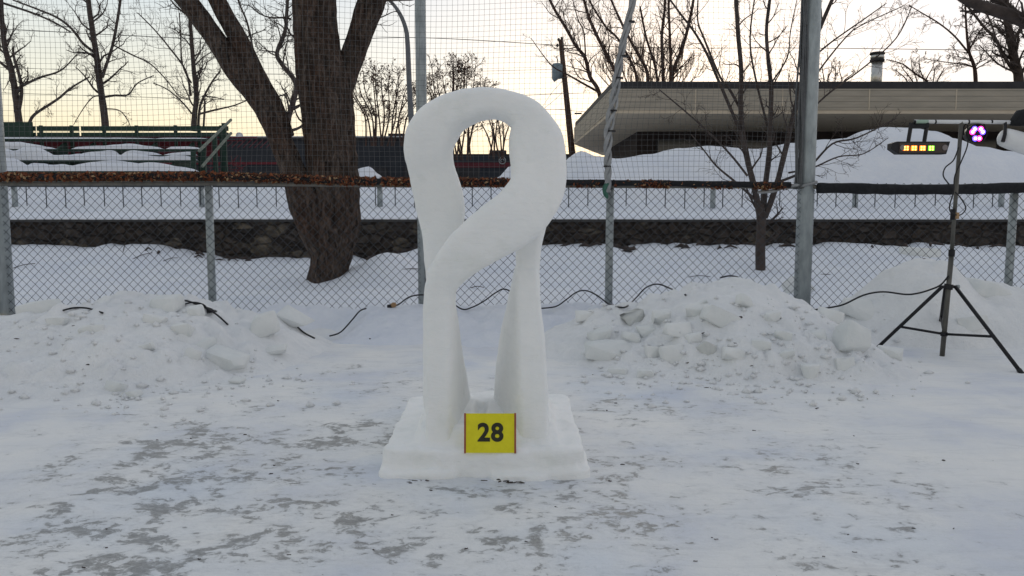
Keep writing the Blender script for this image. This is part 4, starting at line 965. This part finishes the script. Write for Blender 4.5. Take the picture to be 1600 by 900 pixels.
# long dark building on the left
b2 = thing('long_dark_building', 'long low dark building with a red stripe behind the bleachers and big tree', 'building', (-12, 40, 2.2))
x0, x1 = -34, zx(672, 40); z2 = P(0, 218, 40).z
mb = MB(); mb.box((x0, 40, 2.0), (x1, 50, z2)); mb.build('wall', M_dkwall, b2)
mb = MB(); mb.box((x0-.1, 39.85, z2+.003), (x1+.1, 50.1, z2+.10)); mb.build('roof', M_roofb, b2)
mb = MB(); mb.box((x0, 39.93, P(0, 257, 40).z), (x1-7, 39.995, P(0, 253.5, 40).z)); mb.build('red_stripe', M_red, b2)
mb = MB(); mb.box((x0, 39.9, z2+.105), (x1, 49.9, z2+.16)); tag(mb.build('roof_snow', M_snow), 'thin snow layer on the roof of the long dark building', 'snow', kind='stuff')
for i in range(14):
    xx = x0+1+i*2.3; mb = MB(); mb.box((xx, 39.94, 2.3), (xx+1.5, 39.99, P(0, 262, 40).z)); mb.build('shutter', M_roofb, b2)
mb = MB(); c = P(619, 214, 42); mb.box((c.x-.42, 42, z2+.1), (c.x+.42, 43, z2+.48)); mb.build('roof_unit', M_dkwall, b2)
dc = P(374, 213, 40.5); ds = thing('satellite_dish', 'small pale satellite dish on the roof edge of the long dark building', 'satellite dish', dc)
mb = MB(); ax = Vector((.4, -1, .3)).normalized(); mb.tube([dc-ax*.02, dc, dc+ax*.05, dc+ax*.09], [.02, .09, .15, .18], 14); mb.build('reflector', M_white, ds, smooth=True)
mb = MB(); mb.tube([dc, dc+Vector((0, .1, -.4))], .025, 6); mb.build('mast', M_galv, ds)
b3 = thing('far_dark_building', 'lower dark building with a round white emblem seen through the sculpture opening', 'building', (-1, 55, 2.2))
x0, x1 = zx(672, 55), zx(906, 55); z3 = P(0, 243, 55).z
mb = MB(); mb.box((x0, 55, 2.0), (x1, 62, z3)); mb.build('wall', M_dkwall, b3)
mb = MB(); mb.box((x0, 54.93, P(0, 262, 55).z), (x1, 54.99, P(0, 254, 55).z)); mb.build('red_stripe', noisy('dull_red', (.07, .012, .018), (.11, .02, .028), 4, .7, 0), b3)
mb = MB(); mb.box((x0-.1, 54.9, z3+.003), (x1+.1, 62.1, z3+.10)); mb.build('roof', M_roofb, b3)
c = P(785, 251, 55); mb = MB(); rg = pw(5, 55)
mb.tube([(c.x+rg*math.cos(a), 54.9, c.z+rg*math.sin(a)) for a in [i*math.pi/10 for i in range(21)]], .035, 5)
mb.tube([(c.x+rg*.5*math.cos(a), 54.9, c.z+rg*.5*math.sin(a)) for a in [i*math.pi/6 for i in range(9)]], .03, 5); mb.build('emblem', M_strap, b3)
c = P(778, 238, 57); mb = MB(); mb.box((c.x-.6, 57, z3+.1), (c.x+.6, 58, z3+.5)); mb.build('roof_unit', M_brickd, b3)

# ------------------------------------------------------------ bleachers
bl = thing('bleachers', 'green wooden bleachers with snow-covered seats behind the fence on the left', 'bleachers', (-14, 26, 2.2))
def plank(y0, y1, pxa, pxb, pya, pyb, nm, mt=M_green):
    za, zb = P(0, pya, y0).z, P(0, pyb, y0).z; mb = MB(); mb.box((zx(pxa, y0), y0, za), (zx(pxb, y0), y1, zb)); return mb.build(nm, mt, bl, bevel=.008)
plank(25.0, 25.3, -120, 300, 270.5, 267.5, 'seat_plank'); plank(25.7, 26.0, -120, 311, 253.5, 250.5, 'seat_plank'); plank(26.4, 26.7, -120, 312, 236, 233, 'seat_plank'); plank(27.1, 27.4, -120, 330, 220, 217, 'seat_plank')
plank(25.35, 25.62, -120, 306, 263, 259.5, 'foot_plank'); plank(26.05, 26.32, -120, 306, 246, 242.5, 'foot_plank')
for a, b_ in ((-120, 66), (68, 133), (136, 363)):
    plank(27.5, 27.55, a, b_, 204.5, 197, 'back_plank'); plank(27.5, 27.55, a, b_, 213.5, 207, 'back_plank')
plank(27.45, 27.49, -120, 62, 216, 190.5, 'back_panel')
for px in (-40, 20, 75, 122, 172, 222, 282, 318, 352):
    Y = 27.6; x = zx(px, Y); mb = MB(); mb.box((x-.05, Y-.04, 2.1), (x+.05, Y+.04, P(0, 196, Y).z)); mb.build('upright', M_green, bl)
    if px < 300:
        x = zx(px, 26); mb = MB()
        vs = [(x-.05, 25.0, 2.2), (x-.05, 25.0, P(0, 271, 25).z), (x-.05, 27.4, P(0, 222, 27.4).z), (x-.05, 27.4, 2.2)]
        mb.add(vs+[(a+.1, b_, c_) for a, b_, c_ in vs], [(0, 1, 2, 3), (7, 6, 5, 4), (0, 4, 5, 1), (1, 5, 6, 2), (2, 6, 7, 3), (3, 7, 4, 0)]); mb.build('stringer', M_green, bl)
M_hand = noisy('handrail_wood', (.14, .17, .14), (.24, .26, .22), 8, .7, .2, .004)
for a, b_, c_, d_ in ((311, 236, 361, 187), (316, 260, 361, 208)):
    mb = MB(); mb.tube([P(a, b_, 25.4), P(c_, d_, 27.2)], .05, 6); mb.build('handrail', M_hand, bl)
for px, pa, pb, Y in ((307, 236, 285, 25.4), (323, 225, 290, 25.8), (341, 208, 290, 26.5), (356, 192, 285, 27.2)):
    x = zx(px, Y); mb = MB(); mb.box((x-.07, Y, 2.0), (x+.07, Y+.08, P(0, pa, Y).z)); mb.build('handrail_post', M_green, bl)
# snow lying on the seats
def seat_snow(Y, w, segs, pyb, seed):
    mb = MB(); zb = P(0, pyb, Y).z+.004
    for (a, b_, amp) in segs:
        x0, x1 = zx(a, Y), zx(b_, Y); n = max(8, int((x1-x0)/.12)); o = len(mb.v)
        for i in range(n+1):
            x = x0+(x1-x0)*i/n; e = math.sin(math.pi*min(1, max(0, min(i, n-i)/n*4))/2)**.5
            h = e*amp*(.45+.75*max(0, .5+noise.noise(Vector((x*.75, seed, 0)))+.3*noise.noise(Vector((x*2.6, seed, 3)))))+.01
            for j in range(9):
                t = math.pi*j/8; mb.v.append((x, Y+w/2-math.cos(t)*w*.52, zb+math.sin(t)**.7*h))
        for i in range(n):
            for j in range(8): mb.f.append((o+i*9+j, o+(i+1)*9+j, o+(i+1)*9+j+1, o+i*9+j+1)); mb.m.append(0)
    return mb
for args, lb_ in (((25.0, .3, [(-120, 50, .42), (20, 310, .26)], 267.5, 1), 'snow ridge on the lowest visible bleacher plank'), ((25.7, .3, [(-120, 95, .42), (60, 310, .24)], 250.5, 2), 'snow ridge on the middle bleacher plank'),
                  ((26.4, .3, [(-120, 92, .26), (120, 258, .14), (266, 318, .10)], 233, 3), 'snow ridge on the upper bleacher plank'), ((27.1, .3, [(-120, 250, .05), (250, 330, .04)], 217, 4), 'thin snow on the topmost bleacher seat'),
                  ((25.35, .27, [(50, 80, .10), (120, 230, .14)], 259.5, 5), 'thin snow on the lower foot plank of the bleachers'), ((26.05, .27, [(130, 190, .16), (196, 256, .15), (262, 310, .12)], 242.5, 6), 'snow patches on the upper foot plank of the bleachers')):
    tag(seat_snow(*args).build('seat_snow', M_snow, smooth=True), lb_, 'snow', kind='stuff')
# red lattice barrier right of and behind the bleachers
mb = MB(); rr = random.Random(8)
for i in range(60):
    x = zx(rr.uniform(335, 382), 28.5); z = rr.uniform(2.2, 3.0); mb.tube([(x, 28.5, z), (x+rr.uniform(-.5, .5), 28.5+rr.uniform(-.2, .2), z+rr.uniform(-.3, .35))], .014, 4)
for i in range(30):
    x = -14+i*.2; mb.tube([(x, 28.2, 3.5), (x+.3, 28.2, P(0, 218, 28.2).z)], .015, 4)
mb.tube([(-18, 28.2, 3.9), (-8.9, 28.2, 3.85)], .03, 4); mb.tube([(-18, 28.2, P(0, 219, 28.2).z), (-9.4, 28.2, P(0, 220, 28.2).z)], .02, 4)
mb.box((-18, 28.3, 3.2), (-10.2, 28.34, P(0, 220, 28.3).z))
tag(mb.build('snow_barrier', M_red), 'crumpled red plastic snow barrier behind the bleachers', 'barrier')

# ------------------------------------------------------------ street lamp, utility pole and wires
LYY = 30
sl = thing('street_lamp', 'curved grey street lamp pole arching left beside the big tree', 'street lamp', P(646, 330, LYY))
mb = MB(); pth = smooth_path([P(648, 300, LYY), P(643, 200, LYY), P(639, 120, LYY), (P(637, 70, LYY)), P(634, 45, LYY), P(625, 22, LYY), P(612, 4, LYY), P(597, -8, LYY), P(560, -22, LYY)], 6)
mb.tube(pth, [.115-.07*i/(len(pth)-1) for i in range(len(pth))], 10); mb.build('pole', noisy('lamp_grey', (.10, .11, .125), (.15, .16, .175), 4, .6, 0), sl, smooth=True)
mb = MB(); e = P(560, -22, LYY); mb.tube([e+Vector((.1, 0, .0)), e+Vector((-.1, 0, -.02)), e+Vector((-.6, 0, -.04)), e+Vector((-.75, 0, -.02))], [.05, .12, .14, .05], 10); mb.build('lamp_head', M_galv, sl, smooth=True)
UY = 45
up = thing('utility_pole', 'leaning brown wooden utility pole with a grey transformer, left of the roof', 'utility pole', P(896, 260, UY))
mb = MB(); mb.tube([P(897, 270, UY), P(876, 62, UY)], [.20, .13], 10); mb.build('pole', M_pole, up, smooth=True)
mb = MB(); c = P(872, 112, UY); mb.tube([c+Vector((-.02, -.1, -.42)), c+Vector((-.05, -.1, -.38)), c+Vector((-.05, -.1, .36)), c+Vector((-.05, -.1, .42))], [.26, .30, .30, .22], 14); mb.build('transformer', noisy('transformer_grey', (.16, .22, .26), (.22, .28, .32), 4, .6, 0), up, smooth=True)
mb = MB(); mb.tube([P(866, 126, UY), P(866, 100, UY)], .05, 6); mb.tube([P(872, 100, UY), P(870, 88, UY)], .025, 6); mb.build('bushing', M_blackm, up)
for a, b_ in ((873, 62), (878, 60), (871, 71)):
    c = P(a, b_, UY); mb = MB(); mb.tube([c+Vector((0, 0, -.09)), c, c+Vector((0, 0, .09))], [.04, .08, .04], 8); mb.build('insulator', M_blackm, up, smooth=True)
mb = MB(); c = P(890, 92, UY); mb.tube([c, c+Vector((.12, 0, -.05)), c+Vector((.05, 0, -.25))], .03, 5); mb.build('hook', M_blackm, up)
def wire(pts, label, r=.019):
    mb = MB(); mb.tube(smooth_path([P(*q) for q in pts], 10), r, 5, False); tag(mb.build('power_line', M_rubber), label, 'power line', 'overhead wires')
wire([(-120, 38, 45), (0, 45, 45), (300, 60, 45), (500, 62, 45), (661, 59, 45), (876, 71, 45)], 'top overhead wire running left from the utility pole across the sky')
wire([(876, 71, 45), (1060, 75, 45), (1250, 75, 45), (1500, 78, 45), (1800, 84, 45)], 'overhead wire running right from the utility pole behind the trees')
wire([(-120, 140, 45), (0, 145, 45), (200, 151, 45), (400, 157, 45), (600, 158, 45), (884, 146, 45)], 'middle overhead wire crossing behind the left trees', .014)
wire([(884, 146, 45), (1000, 148, 50), (1300, 170, 60)], 'short overhead wire right of the utility pole toward the roof', .014)
wire([(-120, 100, 45), (200, 112, 45), (500, 116, 45), (881, 108, 45)], 'faint overhead wire below the top one', .010)
wire([(660, 176, 45), (850, 171, 45), (905, 174, 45), (1000, 182, 47)], 'lowest overhead wire just right of the arch', .014)
wire([(845, 172, 60), (860, 148, 52), (880, 125, 45.3)], 'slanting service wire dropping left from the transformer', .012)
wire([(835, 180, 60), (862, 160, 52), (883, 140, 45.3)], 'lower slanting service wire beside the utility pole', .012)
c = P(901, 177, 45); mb = MB(); mb.box(c+Vector((-.12, -.05, -.05)), c+Vector((.28, .05, .03))); tag(mb.build('wire_splice', M_blackm, bevel=.02), 'dark splice box on the lowest wire near the roof edge', 'splice box')
